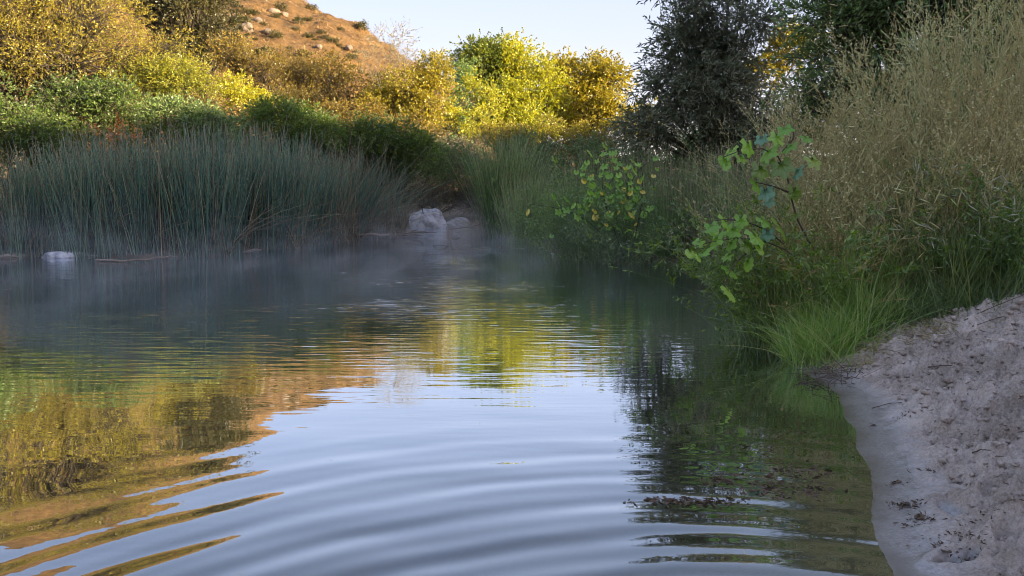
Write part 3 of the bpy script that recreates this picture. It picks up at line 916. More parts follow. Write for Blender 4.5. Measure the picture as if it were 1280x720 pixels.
# ------------------------------------------------------------------ bulrush stands on the left bank
def reedbed(label, px, d, wpx, dep, top, n, mat='reed', lean=.10, bend=.16, tint=.42, rad=.0125, seeds=True, dry=.13, fan=.06, group='bulrushes along the left bank', name='bulrush_stand', lowf=.48):
    n = int(n * 1.15)
    rad = rad * 1.35
    x, y = XY(px, d)
    wd = wpx / F * d
    hh = P(px, top, d)[2]
    bx = x + rng.uniform(-1, 1, n) * wd
    by = y - .35 + rng.uniform(-.5, 1, n) * dep
    keep = (shore(bx, by) > -.55) & (noise2(bx * 1.3, by * 1.3, 77) > -.12 + .3 * rng.normal(size=n))
    bx, by = bx[keep], by[keep]
    o = stemplant(name, label, (x, y, 0), (wd, dep), n, (hh * lowf, hh * 1.02), mat, cat='reeds', group=group, lean=lean, bend=bend, rad=rad, K=5, tint=tint,
                  area=(bx, by), fan=fan, tip=.4, seeds=(1, .07, .012, 'brush', 'seed_tuft') if seeds else None)
    m = int(n * dry)
    if m:   # straw coloured broken stems among the green ones
        bx = x + rng.uniform(-1, 1, m) * wd; by = y + rng.uniform(-.5, .6, m) * dep
        b = np.stack([bx, by, np.maximum(ground_z(bx, by, False), -.1)], 1)
        d0 = unit(np.stack([rng.normal(size=m) * .45, rng.normal(size=m) * .3, np.ones(m)], 1))
        hl = rng.uniform(.5, hh * .75, m)
        p = curve_paths(b, d0, hl, np.stack([d0[:, 0] * .8, d0[:, 1] * .5, -.35 * np.ones(m)], 1) * hl[:, None] * rng.uniform(0, 1.2, m)[:, None], 5)
        V, Q, tn = tubes(p, rad * .8 * np.linspace(1, .4, 5)[None], 3, rng.uniform(0, 1, m))
        g = Geo(); g.add(V, Q, tn)
        m2 = m // 3
        bx = x + rng.uniform(-1, 1, m2) * wd; by = y + rng.uniform(-.6, .6, m2) * dep
        b = np.stack([bx, by, np.maximum(ground_z(bx, by, False), -.1)], 1)
        d0 = unit(np.stack([rng.normal(size=m2) * .12, rng.normal(size=m2) * .1, np.ones(m2)], 1))
        hl = rng.uniform(.6, 1.08, m2) * hh
        p = curve_paths(b, d0, hl, d0 * [1, 1, 0] * hl[:, None] * rng.uniform(0, 2.5, m2)[:, None], 5)
        V, Q, tn = tubes(p, rad * .9 * np.linspace(1, .4, 5)[None], 3, rng.uniform(.2, 1, m2)); g.add(V, Q, tn)
        g.build('dry_stem_mass', M['reeddry'], o, False, 'stuff')
    return o


reedbed('bulrushes at the far left edge of the picture, left of the flat pale rock', 10, 21.6, 62, 2.0, 195, 1100, tint=.5)
reedbed('bulrushes rising right behind the flat pale rock', 95, 22.4, 50, 2.4, 178, 1300, tint=.45)
reedbed('tall bulrushes below the orange blossoms', 165, 22.3, 45, 2.6, 172, 1400)
reedbed('tallest dark bulrushes in the middle of the left bank', 250, 22.6, 52, 2.8, 158, 1900, tint=.38)
reedbed('dark blue green bulrushes right of the middle of the left bank', 335, 25.8, 50, 2.8, 163, 1900, tint=.34)
reedbed('bulrushes with bent tips between the dark stand and the mud bar', 405, 29.6, 46, 2.8, 166, 1700, lean=.14, bend=.28)
reedbed('arching grey green bulrushes leaning over the mud bar', 462, 33.0, 42, 2.6, 182, 1500, lean=.25, bend=.5, tint=.4)
# centre clump, fans outwards
reedbed('big fan shaped green reed clump in the centre beyond the water', 628, 34.2, 32, 1.8, 160, 1900, 'reedg', .13, .22, .4, .013, True, .05, .16, None, 'reed_clump', .6)
reedbed('pale green reeds at the waterline below the big centre clump', 660, 29.8, 28, 1.5, 215, 1000, 'reedg', .12, .22, .62, .008, False, .2, .1, None, 'reed_clump', .5)
reedbed('green reeds behind the shrub with yellow leaves', 760, 23, 60, 1.5, 200, 1300, 'reedg', .1, .15, .4, .008, True, .15, .05, None, 'reed_clump', .6)
reedbed('thin upright reeds at the waterline under the dark willow', 860, 20.5, 46, 1.4, 196, 1700, 'reedg', .07, .1, .42, .007, True, .2, .05, None, 'reed_clump', .6)
reedbed('shadowed reeds between the willow and the vine', 930, 17.5, 44, 1.4, 170, 1100, 'reedg', .1, .15, .35, .007, True, .2, .05, None, 'reed_clump', .6)

# orange blossoms in the left thicket
x, y = XY(160, 24.5)
bl = stemplant('blossom_stalks', 'pale stalks with orange blossoms rising over the left bulrushes', (x, y, 0), (1.2, .4), 26, (3.3, 4.1), 'reeddry', cat='flowers',
               lean=.06, bend=.05, rad=.012, seeds=(4, .10, .04, 'orange', 'blossom'), tint=.8)

# ------------------------------------------------------------------ right bank, middle distance
tree('willow_tree', 'dusky willow with narrow grey leaves dark against the bright sky', (6.4, 24, 0),
     [BL(862, 80, 23, 48, 50), BL(840, 130, 23, 46, 40), BL(900, 120, 22, 46, 50), BL(868, 30, 23, 30, 36), BL(900, 70, 23, 34, 34), BL(850, -30, 24, 40, 34), BL(935, 22, 22, 44, 15), BL(890, 10, 22.5, 34, 20), BL(820, 160, 23, 30, 30), BL(800, 165, 24, 24, 26), BL(930, 170, 22, 40, 34), BL(930, -70, 24, 60, 36), BL(910, 140, 23, 40, 36)],
     .15, 'willow', .085, 46000, .46, width=.27, droop=.15, twig_len=.5)
tree('leafy_tree', 'deep green tree overhanging the top right of the picture', (9.5, 17, 0),
     [BL(1080, 10, 17, 90, 60), BL(1180, -20, 16, 110, 70), BL(1050, 40, 18, 40, 36), BL(1060, -60, 18, 60, 40), BL(1130, -110, 17, 120, 60), BL(1290, 10, 15, 90, 90), BL(1080, 90, 17, 80, 50), BL(1015, 120, 17.5, 34, 26)],
     .12, 'dgreen', .2, 60000, .45, width=.3, twig_len=.4)
tree('leafy_tree', 'dark shaded tree behind the dry stalks at the right edge', (12, 15, 0),
     [BL(1250, 110, 14, 110, 90), BL(1330, -20, 14, 120, 110), BL(1400, 120, 13, 110, 110), BL(1150, 150, 14, 90, 80)], .12, 'dgreen', .2, 36000, .45, width=.3, tintmid=.35)

stemplant('shrub', 'wispy grey green shrub dipping into the water left of the yellow leaves', (*XY(715, 20), 0), (1.1, .7), 260, (1.5, 2.7), 'dgreen', 'dgreen', cat='bush',
          lean=.3, bend=.35, rad=.006, side=10, side_len=.35, leaf=.07, lw=.25, per=5, tint=.6)
stemplant('shrub', 'dark tangled shrub at the waterline below the yellow leaves', (*XY(770, 18.8), 0), (1.0, .6), 240, (1.2, 2.4), 'dgreen', 'dgreen', cat='bush',
          lean=.35, bend=.4, rad=.006, side=10, side_len=.35, leaf=.07, lw=.3, per=5, tint=.5)
stemplant('grass_tuft', 'grey green grass hanging into the water on the middle right bank', (*XY(800, 18.3), 0), (2.6, .35), 900, (.3, .75), 'grass2', cat='grass', lean=.4, bend=.7, rad=.007, blade=True, tint=.6, stem_name='blade_mass')
stemplant('grass_tuft', 'short reed grass at the shore between the willow and the vine', (*XY(905, 17.2), 0), (1.1, .4), 600, (.3, .9), 'grass2', cat='grass', lean=.35, bend=.5, rad=.007, blade=True, tint=.4, stem_name='blade_mass')
stemplant('grass_tuft', 'pale grass at the waterline right of the white boulder', (*XY(590, 42), 0), (1.6, .8), 500, (.3, .8), 'straw', cat='grass', lean=.4, bend=.6, rad=.012, blade=True, tint=.4, stem_name='blade_mass')


# broad leaves ----------------------------------------------------
def broad_leaf_mesh(name, mat, lobes, seed, tintv):
    r = random.Random(seed)
    n = 30
    pts = []
    for i in range(n):
        a = -math.pi + 2 * math.pi * i / n
        rad = .5 * (1 + .22 * math.cos(lobes * a) + .05 * (-1) ** i) * (1 - .15 * math.cos(a * 1.0)) if lobes else .5 * (1 - .08 * math.cos(a) + .04 * (-1) ** i)
        if abs(a) > math.pi - .35: rad *= .45
        x, y = math.cos(a) * rad + .42, math.sin(a) * rad * .95
        z = -.35 * (y * y) - .22 * x * x + .05 * math.sin(5 * a + r.uniform(0, 6))
        pts.append((x, y, z))
    inner = [(x * .5 + .2, y * .5, z * .4 + .02) for x, y, z in pts]
    V = [(0.12, 0, .0)] + inner + pts
    Fq = np.array([[1 + i, 1 + (i + 1) % n, 1 + n + (i + 1) % n, 1 + n + i] for i in range(n)])
    Ft = np.array([[0, 1 + (i + 1) % n, 1 + i] for i in range(n)])
    me_o = mesh(name, np.array(V), [Fq, Ft], M[mat], tint=np.clip(np.full(len(V), tintv), 0, 1), smooth=True)
    me = me_o.data
    bpy.data.objects.remove(me_o)
    return me


LM = {k: [broad_leaf_mesh('leaf', m, lo, s + 3 * j, tv + .2 * j) for j in range(3)] for s, (k, m, lo, tv) in enumerate([('g', 'vine', 5, .35), ('r', 'vine', 0, .45), ('b', 'vineblue', 5, .3), ('y', 'yleaf', 0, .3), ('d', 'green', 5, .6)])}


def put_leaf(kind, p, size, parent, hang=None, lab=None):
    o = bpy.data.objects.new('leaf', random.choice(LM[kind]))
    COL.objects.link(o)
    o.parent = parent
    o.location = Vector([float(v) for v in p]) - parent.location
    # blade faces the open water and the sky, tip hanging outwards
    yaw = random.uniform(-2.6, -.6) if hang is None else hang
    o.rotation_euler = (random.uniform(-.5, .5), random.uniform(.5, 1.2), yaw)
    o.scale = (size, size, size)
    if lab: o['label'] = lab
    return o


def vine(name, label, canes, leaves, d_of, rad=.007, cat='vine', stalk='twig'):
    b = canes[0][0]
    x0, y0 = b[0], b[1]
    o = empty(name, (x0, y0, gz(x0, y0)), label, cat)
    for c in canes:
        c = np.array(c)
        t = np.linspace(0, 1, 9)
        s = np.linspace(0, 1, len(c))
        p = np.stack([np.interp(t, s, c[:, k]) for k in range(3)], 1)
        for _ in range(2): p[1:-1] = (p[:-2] + p[1:-1] * 2 + p[2:]) / 4
        V, Q, tn = tubes(p[None], rad * np.linspace(1.3, .5, 9)[None], 6)
        g = Geo(); g.add(V, Q, tn); g.build('cane', M[stalk], o, True)
    allp = np.concatenate([np.array(c) for c in canes])
    fine = np.concatenate([np.stack([np.linspace(a, b_, 8) for a, b_ in zip(c[:-1], c[1:])]).reshape(-1, 3) for c in [np.array(c) for c in canes]])
    g = Geo()
    for kind, px, py, sz in leaves:
        sz *= .82 if kind != 'b' else .62
        p = P(px, py, d_of(px, py) + random.uniform(-.12, .12))
        put_leaf(kind, p, sz, o)
        q = fine[np.argmin(((fine - p) ** 2).sum(1))]
        m = (p + q) / 2 + np.array([0, 0, .06])
        V, Q, tn = tubes(np.array([q, m, p])[None], np.array([[.003, .0025, .002]]), 4); g.add(V, Q, tn)
    g.build('leaf_stalk', M['grass2'], o, True, 'stuff')
    return o


dv = lambda px, py: 7.6 + (960 - px) * .004 if px > 930 else 7.6 - (930 - px) * .003
vl = [('g', 904, 272, .22), ('g', 897, 292, .22), ('g', 940, 290, .27), ('b', 960, 287, .22), ('g', 919, 282, .2), ('g', 884, 310, .24), ('r', 862, 312, .14), ('r', 905, 332, .25),
      ('r', 906, 358, .26), ('r', 936, 322, .2), ('g', 888, 279, .18), ('d', 970, 276, .3), ('g', 915, 300, .18), ('g', 876, 300, .14), ('r', 948, 306, .16), ('g', 926, 270, .17),
      ('r', 893, 285, .12), ('g', 950, 272, .2), ('d', 930, 300, .2), ('r', 872, 318, .12), ('g', 912, 318, .14)]
vine('grape_vine', 'leafy vine branch reaching left over the water with large bright leaves', [
    [P(1030, 360, 7.9), P(1000, 320, 7.8), P(960, 300, 7.7), P(915, 295, 7.6), P(868, 308, 7.4)],
    [P(960, 300, 7.7), P(935, 315, 7.6), P(915, 330, 7.5), P(905, 358, 7.4)],
    [P(980, 305, 7.8), P(950, 280, 7.7), P(905, 272, 7.5), P(888, 278, 7.5)]], vl, dv)
vu = [('b', 957, 234, .28), ('b', 960, 246, .22), ('b', 999, 209, .26), ('g', 943, 226, .2), ('g', 934, 177, .22), ('g', 915, 186, .22), ('r', 904, 194, .18), ('b', 952, 169, .22),
      ('g', 963, 184, .26), ('g', 980, 158, .2), ('d', 975, 200, .28), ('g', 990, 180, .2), ('d', 950, 205, .24), ('g', 1005, 170, .16), ('g', 972, 168, .2), ('d', 992, 232, .22), ('g', 925, 195, .14), ('r', 908, 204, .12), ('d', 1012, 196, .22)]
vine('grape_vine', 'upper vine spray with bluish lobed leaves above the long bright branch', [
    [P(1030, 330, 8.2), P(1000, 290, 8.1), P(982, 255, 8.0), P(990, 215, 8.0), P(975, 180, 8.0), P(935, 178, 7.9), P(905, 196, 7.8)],
    [P(985, 240, 8.0), P(965, 232, 7.9), P(945, 228, 7.9)],
    [P(978, 190, 8.0), P(995, 170, 8.0), P(985, 155, 8.0)]], vu, lambda px, py: 7.9, .009)
sy = [('y', 745, 268, .22), ('y', 760, 264, .2), ('y', 788, 265, .26), ('y', 800, 224, .16), ('y', 817, 218, .15), ('y', 660, 262, .2), ('y', 737, 255, .1), ('y', 796, 250, .12), ('y', 752, 240, .12)]
for _ in range(15):
    sy.append(('y', random.gauss(768, 24), random.gauss(245, 18), random.uniform(.1, .2)))
for _ in range(120):
    a = random.gauss(765, 32); b = random.gauss(235, 28)
    if 690 < a < 830 and 175 < b < 300: sy.append((random.choice('grd'), a, b, random.uniform(.14, .26)))
vine('yellow_leaved_shrub', 'broad leaved shrub with scattered yellow leaves on the middle right bank', [
    [P(785, 322, 18.6), P(780, 270, 18.4), P(790, 215, 18.3), P(815, 200, 18.3)],
    [P(780, 322, 18.6), P(765, 280, 18.4), P(750, 240, 18.3), P(755, 195, 18.3)],
    [P(775, 322, 18.6), P(750, 290, 18.4), P(720, 262, 18.4), P(662, 255, 18.8)],
    [P(788, 320, 18.6), P(800, 270, 18.3), P(805, 235, 18.3), P(800, 190, 18.3)]], sy, lambda px, py: 18.1, .012, 'bush')

# ------------------------------------------------------------------ near right bank vegetation
gr = Geo()
for i in range(150):
    h_ = hit(random.uniform(1008, 1075), random.uniform(462, 486))
    if h_[2] > .25: continue
    a_ = unit(rng.normal(size=(8, 3))) 
    p_ = curve_paths(np.tile(h_ + [0, 0, .02], (1, 1)) + rng.normal(size=(1, 3)) * [.05, .05, .02], unit(rng.normal(size=(1, 3)) * [1, .6, .4]), rng.uniform(.05, .22, 1), rng.normal(size=(1, 3)) * .05, 5)
    V, Q, tn = tubes(p_, rng.uniform(.001, .004) * np.linspace(1, .3, 5)[None], 4); gr.add(V, Q, tn)
tag(gr.build('root_tangle', M['twig'], None, True, 'stuff'), 'tangle of thin roots at the crumbling corner of the bank', 'roots')


def np_(px, d): return (*XY(px, d), 0)


dry = [('dry_weed', 'dry tan seed stalks nearest the water behind the bright grass', 1045, 8.6, .55, 60, (1.5, 2.2), 'tan', .55, .35),
       ('dry_weed', 'tall bushy tan weed filling the space right of the upper vine', 1090, 9.4, .8, 90, (2.3, 3.1), 'tan', .5, .22),
       ('dry_weed', 'tallest dry tan weed with feathery top touching the upper edge', 1170, 9.6, .8, 100, (2.8, 3.9), 'tan', .6, .2),
       ('dry_weed', 'sunbleached feathery weed in the top right corner', 1260, 9.2, .8, 100, (2.8, 3.8), 'tan', .68, .22),
       ('dry_weed', 'dry brown stalks in the right edge thicket above the sand', 1230, 8.0, .7, 70, (1.6, 2.6), 'tan', .45, .25),
       ('dry_weed', 'leaning straw coloured weed crossing above the vine', 1030, 10.5, .8, 80, (2.2, 3.2), 'tan', .4, .3)]
for nm, lb, px, d, sp_, n, h, mt, ti, ln in dry:
    stemplant(nm, lb, np_(px, d), (sp_, .5), n, h, mt, mt, cat='weed', lean=ln * .8, bend=.18, rad=.0052, side=20, side_len=.46, side_up=1.1, side_t=(.2, 1),
              leaf=.024, lw=.6, per=11, tint=ti, leaf_name='seed_mass', group=None, wob=.02)
for lb, px, d, sp_, n, h, ml in [('tall feathery straw grass arching at the very top right corner', 1225, 8.6, .55, 300, (1.9, 3.4), (.16, 0)),
                             ('straw coloured grass standing between the two tallest tan weeds', 1120, 9.0, .5, 260, (1.4, 2.6), (.1, 0)),
                             ('pale straw grass mixed with green above the middle of the sand edge', 1150, 8.0, .6, 300, (.7, 1.7), (0, 0))]:
    stemplant('straw_grass', lb, np_(px, d), (sp_, .4), n, h, 'straw', cat='grass', lean=.2, bend=.35, rad=.005, blade=True, tint=.65, K=7, mean_lean=ml,
              seeds=(2, .12, .006, 'tan', 'plume'), stem_name='blade_mass')
for lb, px, d, sp_, n, h in [('upright green grass behind the bright grass at the corner of the sand', 1060, 7.9, .5, 700, (.5, 1.2)),
                             ('upright green grass under the right edge weeds', 1210, 7.5, .6, 700, (.4, 1.0)),
                             ('upright pale green grass hanging to the water below the long vine branch', 975, 8.0, .35, 420, (.5, 1.1))]:
    stemplant('tall_grass', lb, np_(px, d), (sp_, .4), n, h, 'grass2' if px != 1060 else 'grass', cat='grass', lean=.22, bend=.4, rad=.004, blade=True, tint=.6, stem_name='blade_mass')
stemplant('dead_weed', 'rusty broken dead stalks just above the bright grass', np_(1040, 8.1), (.45, .25), 60, (.8, 1.5), 'rust', 'rust', cat='weed', lean=.35, bend=.4, rad=.005, side=10, side_len=.3,
          leaf=.03, lw=.3, per=2, tint=.65, wob=.04, leaf_name='withered_foliage')
stemplant('green_weed', 'dense green weed with cream flower spikes above the top of the sand', np_(1215, 7.9), (.55, .35), 130, (.7, 1.7), 'reedg', 'green', cat='weed', lean=.3, bend=.3, rad=.0045, side=9, side_len=.28,
          leaf=.05, lw=.28, per=7, tint=.5, seeds=(2, .12, .007, 'flower', 'flower_spike'))
stemplant('green_weed', 'leafy green weed with flower spikes at the right picture edge', np_(1275, 7.2), (.45, .35), 110, (.6, 1.35), 'reedg', 'green', cat='weed', lean=.3, bend=.35, rad=.0045, side=9, side_len=.28,
          leaf=.05, lw=.28, per=7, tint=.45, seeds=(2, .12, .007, 'flower', 'flower_spike'))
stemplant('green_weed', 'shaded green weed at the foot of the tall tan stalks', np_(1130, 8.3), (.5, .3), 130, (.6, 1.35), 'reedg', 'green', cat='weed', lean=.3, bend=.3, rad=.0045, side=9, side_len=.28,
          leaf=.045, lw=.25, per=7, tint=.4)
stemplant('green_weed', 'fine leaved green bush hanging to the water under the vine', np_(985, 8.6), (.55, .5), 190, (.7, 1.9), 'reedg', 'green', cat='weed', lean=.4, bend=.45, rad=.004, side=10, side_len=.3,
          leaf=.06, lw=.3, per=8, tint=.6, mean_lean=(-.12, -.05))
stemplant('green_weed', 'feathery olive weed behind the upper vine spray', np_(990, 9.8), (.7, .5), 150, (1.5, 2.7), 'reedg', 'brush', cat='weed', lean=.25, bend=.3, rad=.0045, side=14, side_len=.34,
          leaf=.035, lw=.35, per=7, tint=.6)
stemplant('green_stalks', 'long dark green stalks standing through the tallest tan weed', np_(1185, 8.9), (.35, .2), 12, (2.6, 3.6), 'reedg', 'green', cat='weed', lean=.1, bend=.08, rad=.008, side=8, side_len=.25, side_up=1.2,
          leaf=.03, lw=.4, per=8, tint=.35)


def patch(n, pts, jitter):
    """points scattered around photo positions on the ground"""
    ix = rng.integers(0, len(pts), n)
    hp = np.array([hit(*p)[:2] for p in pts])
    q = hp[ix] + rng.normal(size=(n, 2)) * jitter
    return q[:, 0], q[:, 1]


a = patch(3600, [(985, 452), (1000, 450), (1020, 448), (1040, 440), (985, 435), (1000, 430), (1045, 430), (1065, 420), (1090, 410), (1010, 425), (1040, 410), (995, 430)], .2)
k = (shore(*a) > -.05) & (a[0] > 2.15)
a = (a[0][k], a[1][k])
stemplant('grass_patch', 'bright green grass at the corner of the water and the sand', (float(a[0].mean()), float(a[1].mean()), 0), (1, 1), 0, (.2, .62), 'grass', cat='grass',
          lean=.32, bend=.6, rad=.0036, blade=True, tint=.7, area=a, stem_name='blade_mass', sink=.02).__setitem__('kind', 'stuff')
a = patch(2300, [(1090, 412), (1120, 400), (1150, 392), (1180, 385), (1210, 375), (1240, 365), (1275, 352)], .2)
stemplant('grass_patch', 'darker green grass along the top edge of the sand', (float(a[0].mean()), float(a[1].mean()), 0), (1, 1), 0, (.12, .42), 'grass2', cat='grass',
          lean=.35, bend=.6, rad=.0035, blade=True, tint=.3, area=a, stem_name='blade_mass', sink=.02).__setitem__('kind', 'stuff')
a = patch(700, [(1050, 445), (1090, 430), (1130, 425), (1160, 410), (1200, 400), (1110, 440), (1060, 462)], .14)
stemplant('creeping_grass', 'thin dull runners of grass creeping onto the sand', (float(a[0].mean()), float(a[1].mean()), 0), (1, 1), 0, (.05, .2), 'straw', cat='grass',
          lean=.9, bend=.9, rad=.0025, blade=True, tint=.5, area=a, stem_name='blade_mass', sink=.01).__setitem__('kind', 'stuff')

# ------------------------------------------------------------------ rocks, driftwood, litter
h = P(534, 281, 44.5)
rock('boulder', 'large white boulder with grey patches standing in the far inlet', (h[0], h[1], .3), (1.12, .9, .85), 'boulder', 5, rotz=.2, rough=.14)
h = P(562, 283, 46.5)
rock('boulder', 'small low grey boulder right of the white one', (h[0] + .5, h[1], .2), (.7, .5, .35), 'paleRock', 9)
h = W(95, 320)
rock('flat_rock', 'flat pale rock at the waterline under the left bulrushes', (h[0], h[1] - .5, .03), (.6, .4, .2), 'boulder', 14, rotz=.1, rough=.1, flat=.6)
h = W(20, 322)
rock('flat_rock', 'small dark stone at the waterline at the left picture edge', (h[0], h[1] - .15, .02), (.35, .25, .12), 'hillrock', 19)

mb = Geo()
n = 260
q = np.array([W(455, 296.5)])
px = rng.uniform(405, 508, n); py = rng.normal(295.5, 1.0, n)
wp = np.array([W(a_, b_) for a_, b_ in zip(px, py)])
p0 = np.stack([wp[:, 0], wp[:, 1], rng.uniform(.0, .22, n)], 1)
dd = rdir(n); dd[:, 2] *= .12; dd[:, 0] *= 3; dd = unit(dd)
V, Q, tn = tubes(curve_paths(p0, dd, rng.uniform(.3, 1.3, n), rng.normal(size=(n, 3)) * [.1, .1, .03], 4), rng.uniform(.008, .028, (n, 1)), 4)
mb.add(V, Q, tn)
c = W(455, 296)
db = mb.build('driftwood_raft', M['wood'], None, True, 'stuff')
tag(db, 'low brown mat of dead reeds and driftwood below the arching bulrushes', 'driftwood')


def log(name, label, pts, rad, mat='wood', cat='log', sides=8, group=None):
    p = np.array(pts, float)
    t = np.linspace(0, 1, 10); s = np.linspace(0, 1, len(p))
    q = np.stack([np.interp(t, s, p[:, k]) for k in range(3)], 1)
    q[1:-1] += rng.normal(size=(8, 3)) * rad * .25
    rr = rad * np.linspace(1, .55, 10) * rng.uniform(.85, 1.15, 10)
    V, Q, tn = tubes(q[None], rr[None], sides)
    caps = [np.arange(sides)[::-1][None], (np.arange(sides) + 9 * sides)[None]]
    o0 = q[0].copy()
    V = V - o0
    me = mesh(name, V, [Q] + caps, M[mat], smooth=True)
    me.location = o0
    return tag(me, label, cat, group)


def wl(px, py, z=.03):
    x, y = W(px, py, z)
    return (x, y, z)


log('driftwood_log', 'long weathered log lying along the mud bar left of the white boulder', [wl(428, 296, .1), wl(470, 294.5, .16), wl(518, 292.5, .08)], .09)
log('driftwood_branch', 'thin pale branch lying in the water right of the flat rock', [wl(120, 325), wl(170, 326, .05), wl(215, 320, .1)], .03)
log('driftwood_branch', 'short dark stick at the foot of the centre reeds', [wl(560, 287, .05), wl(590, 283, .5), wl(600, 280, .9)], .03)
for lb, pts in [('thin straw stalk leaning out of the water left of the mud bar', [(405, 320, 24), (407, 290, 24), (411, 262, 24)]),
                ('shorter bent stalk beside the straw stalk in the water', [(411, 322, 23.8), (409, 300, 23.8), (404, 285, 23.9)])]:
    log('straw_stalk', lb, [P(*p) for p in pts], .012, 'reeddry', 'stalk', 5)
# stray stems lying on the water by the centre
g = Geo(); n = 90
px = rng.uniform(560, 700, n); py = rng.uniform(290, 316, n)
wp = np.array([W(a_, b_) for a_, b_ in zip(px, py)])
p0 = np.stack([wp[:, 0], wp[:, 1], np.full(n, -.01)], 1)
dd = rdir(n); dd[:, 2] = np.abs(dd[:, 2]) * .25 + .02; dd = unit(dd)
V, Q, tn = tubes(curve_paths(p0, dd, rng.uniform(.3, 1.1, n), np.tile([0, 0, -.1], (n, 1)), 4), .008, 3, rng.uniform(0, 1, n)); g.add(V, Q, tn)
tag(g.build('floating_stems', M['reeddry'], None, False, 'stuff'), 'scattered broken stems lying on the water before the centre reeds', 'debris')
# floating weed scraps in the foreground water
g = Geo()
for cx, cy, ex, ey, n in [(865, 627, 62, 4, 150), (980, 612, 60, 10, 110), (1000, 590, 45, 10, 60), (900, 600, 40, 8, 40)]:
    px = rng.normal(cx, ex * .5, n); py = rng.normal(cy, ey * .5, n)
    wp = np.array([W(a_, b_) for a_, b_ in zip(px, py)])
    p0 = np.stack([wp[:, 0], wp[:, 1], np.full(n, .002)], 1)
    dd = rdir(n); dd[:, 2] = .03; dd = unit(dd)
    V, Q, tn = leafs(p0, dd, rng.uniform(.015, .06, n), rng.uniform(.006, .018, n), rng.uniform(0, .6, n), fold=.02); g.add(V, Q, tn)
tag(g.build('floating_scraps', M['deadleaf'], None, False, 'stuff'), 'dark scraps of weed floating on the water near the shore', 'debris')


def dead_leaf(label, px, py, s, rz, mat='deadleaf'):
    h = hit(px, py)
    n = 7
    u = np.linspace(-1, 1, n)
    V, Fq = [], []
    for i, a_ in enumerate(u):
        wd = math.sqrt(max(0, 1 - a_ * a_)) * .38 + .02
        for j, b_ in enumerate((-1, -.4, .4, 1)):
            V.append((a_ * s * .5, b_ * wd * s, s * (.07 * b_ * b_ + .06 * a_ * a_) + .05 * s * random.uniform(-1, 1)))
    for i in range(n - 1):
        for j in range(3): Fq.append([i * 4 + j, i * 4 + j + 1, i * 4 + 5 + j, i * 4 + 4 + j])
    o = mesh('dead_leaf', np.array(V), np.array(Fq), M[mat], smooth=True)
    o.location = (h[0], h[1], h[2] + .006)
    o.rotation_euler = (random.uniform(-.2, .2), random.uniform(-.2, .2), rz)
    return tag(o, label, 'leaf')


dead_leaf('dark curled leaf on the wet sand near the upper shoreline', 1091, 532, .045, .2)
dead_leaf('dark dead leaf at the edge of the churned sand', 1149, 649, .055, .8)
dead_leaf('crumpled dark leaf on the smooth wet sand', 1131, 632, .055, .3)
dead_leaf('small brown leaf on the wet sand just below the curled one', 1123, 604, .03, 1.3)
dead_leaf('brown leaf resting in a hollow of the sand at the bottom edge', 1182, 696, .05, 2.0)
for lb, a_, b_, r_ in [('short brown stick on the sand below the grass', (1160, 463), (1190, 461), .007), ('thin dark twig arching on the sand beside the wet band', (1090, 512), (1128, 505), .004),
                       ('long thin twig on the sand near the right picture edge', (1205, 402), (1279, 372), .005), ('second thin twig near the right edge, just under the longer one', (1215, 412), (1279, 392), .004),
                       ('short twig lying across the footprints in the sand', (1215, 575), (1238, 566), .004)]:
    p, q = hit(*a_), hit(*b_)
    log('twig', lb, [p + [0, 0, r_ * 2], (p + q) / 2 + [0, 0, .02], q + [0, 0, r_ * 2]], r_, 'twig', 'twig', 6)
g = Geo()
for cx, cy, r_, n in [(1131, 632, .05, 70), (1150, 650, .05, 60), (1195, 672, .07, 60), (1215, 690, .06, 50), (1120, 605, .03, 16), (1160, 588, .04, 24), (1240, 640, .06, 30), (1175, 462, .07, 30), (1130, 520, .05, 20)]:
    h = hit(cx, cy)
    qx = h[0] + rng.normal(size=n) * r_; qy = h[1] + rng.normal(size=n) * r_ * .6
    p0 = np.stack([qx, qy, ground_z(qx, qy) + .003], 1)
    dd = rdir(n); dd[:, 2] = np.abs(dd[:, 2]) * .3; dd = unit(dd)
    V, Q, tn = leafs(p0, dd, rng.uniform(.008, .035, n), rng.uniform(.003, .012, n), fold=.1); g.add(V, Q, tn)
tag(g.build('leaf_crumbs', M['deadleaf'], None, False, 'stuff'), 'dark crumbled leaf litter in small heaps on the wet sand', 'debris')
g = Geo(); n = 420
pp = []
while len(pp) < n:
    h = (random.uniform(1.6, 4.4), random.uniform(3.0, 7.0))
    pp.append(h)
pp = np.array(pp); dsh = shore(pp[:, 0], pp[:, 1]); pp = pp[dsh > .5]
n = len(pp)
zz = ground_z(pp[:, 0], pp[:, 1])
p0 = np.stack([pp[:, 0], pp[:, 1], zz + .004], 1)
dd = rdir(n); dd[:, 2] *= .15; dd = unit(dd)
L_ = rng.uniform(.008, .05, n)
V, Q, tn = tubes(np.stack([p0, p0 + dd * L_[:, None] * .5, p0 + dd * L_[:, None]], 1), rng.uniform(.001, .004, (n, 1)) * np.array([[.5, 1, .5]]), 4); g.add(V, Q, tn)
tag(g.build('sand_litter', M['deadleaf'], None, False, 'stuff'), 'small bits of bark and stem scattered over the churned sand', 'debris')
import bmesh
bm = bmesh.new(); bmesh.ops.create_icosphere(bm, subdivisions=2, radius=1)
cv = np.array([v.co[:] for v in bm.verts]); cf = np.array([[v.index for v in f.verts] for f in bm.faces]); bm.free()
g = Geo()
cx_, cy_ = rng.uniform(1.6, 4.6, 5200), rng.uniform(2.7, 7.6, 5200)
kk = shore(cx_, cy_) > .34 + .25 * rng.uniform(0, 1, 5200) ** 3
cx_, cy_ = cx_[kk], cy_[kk]
cz_ = ground_z(cx_, cy_)
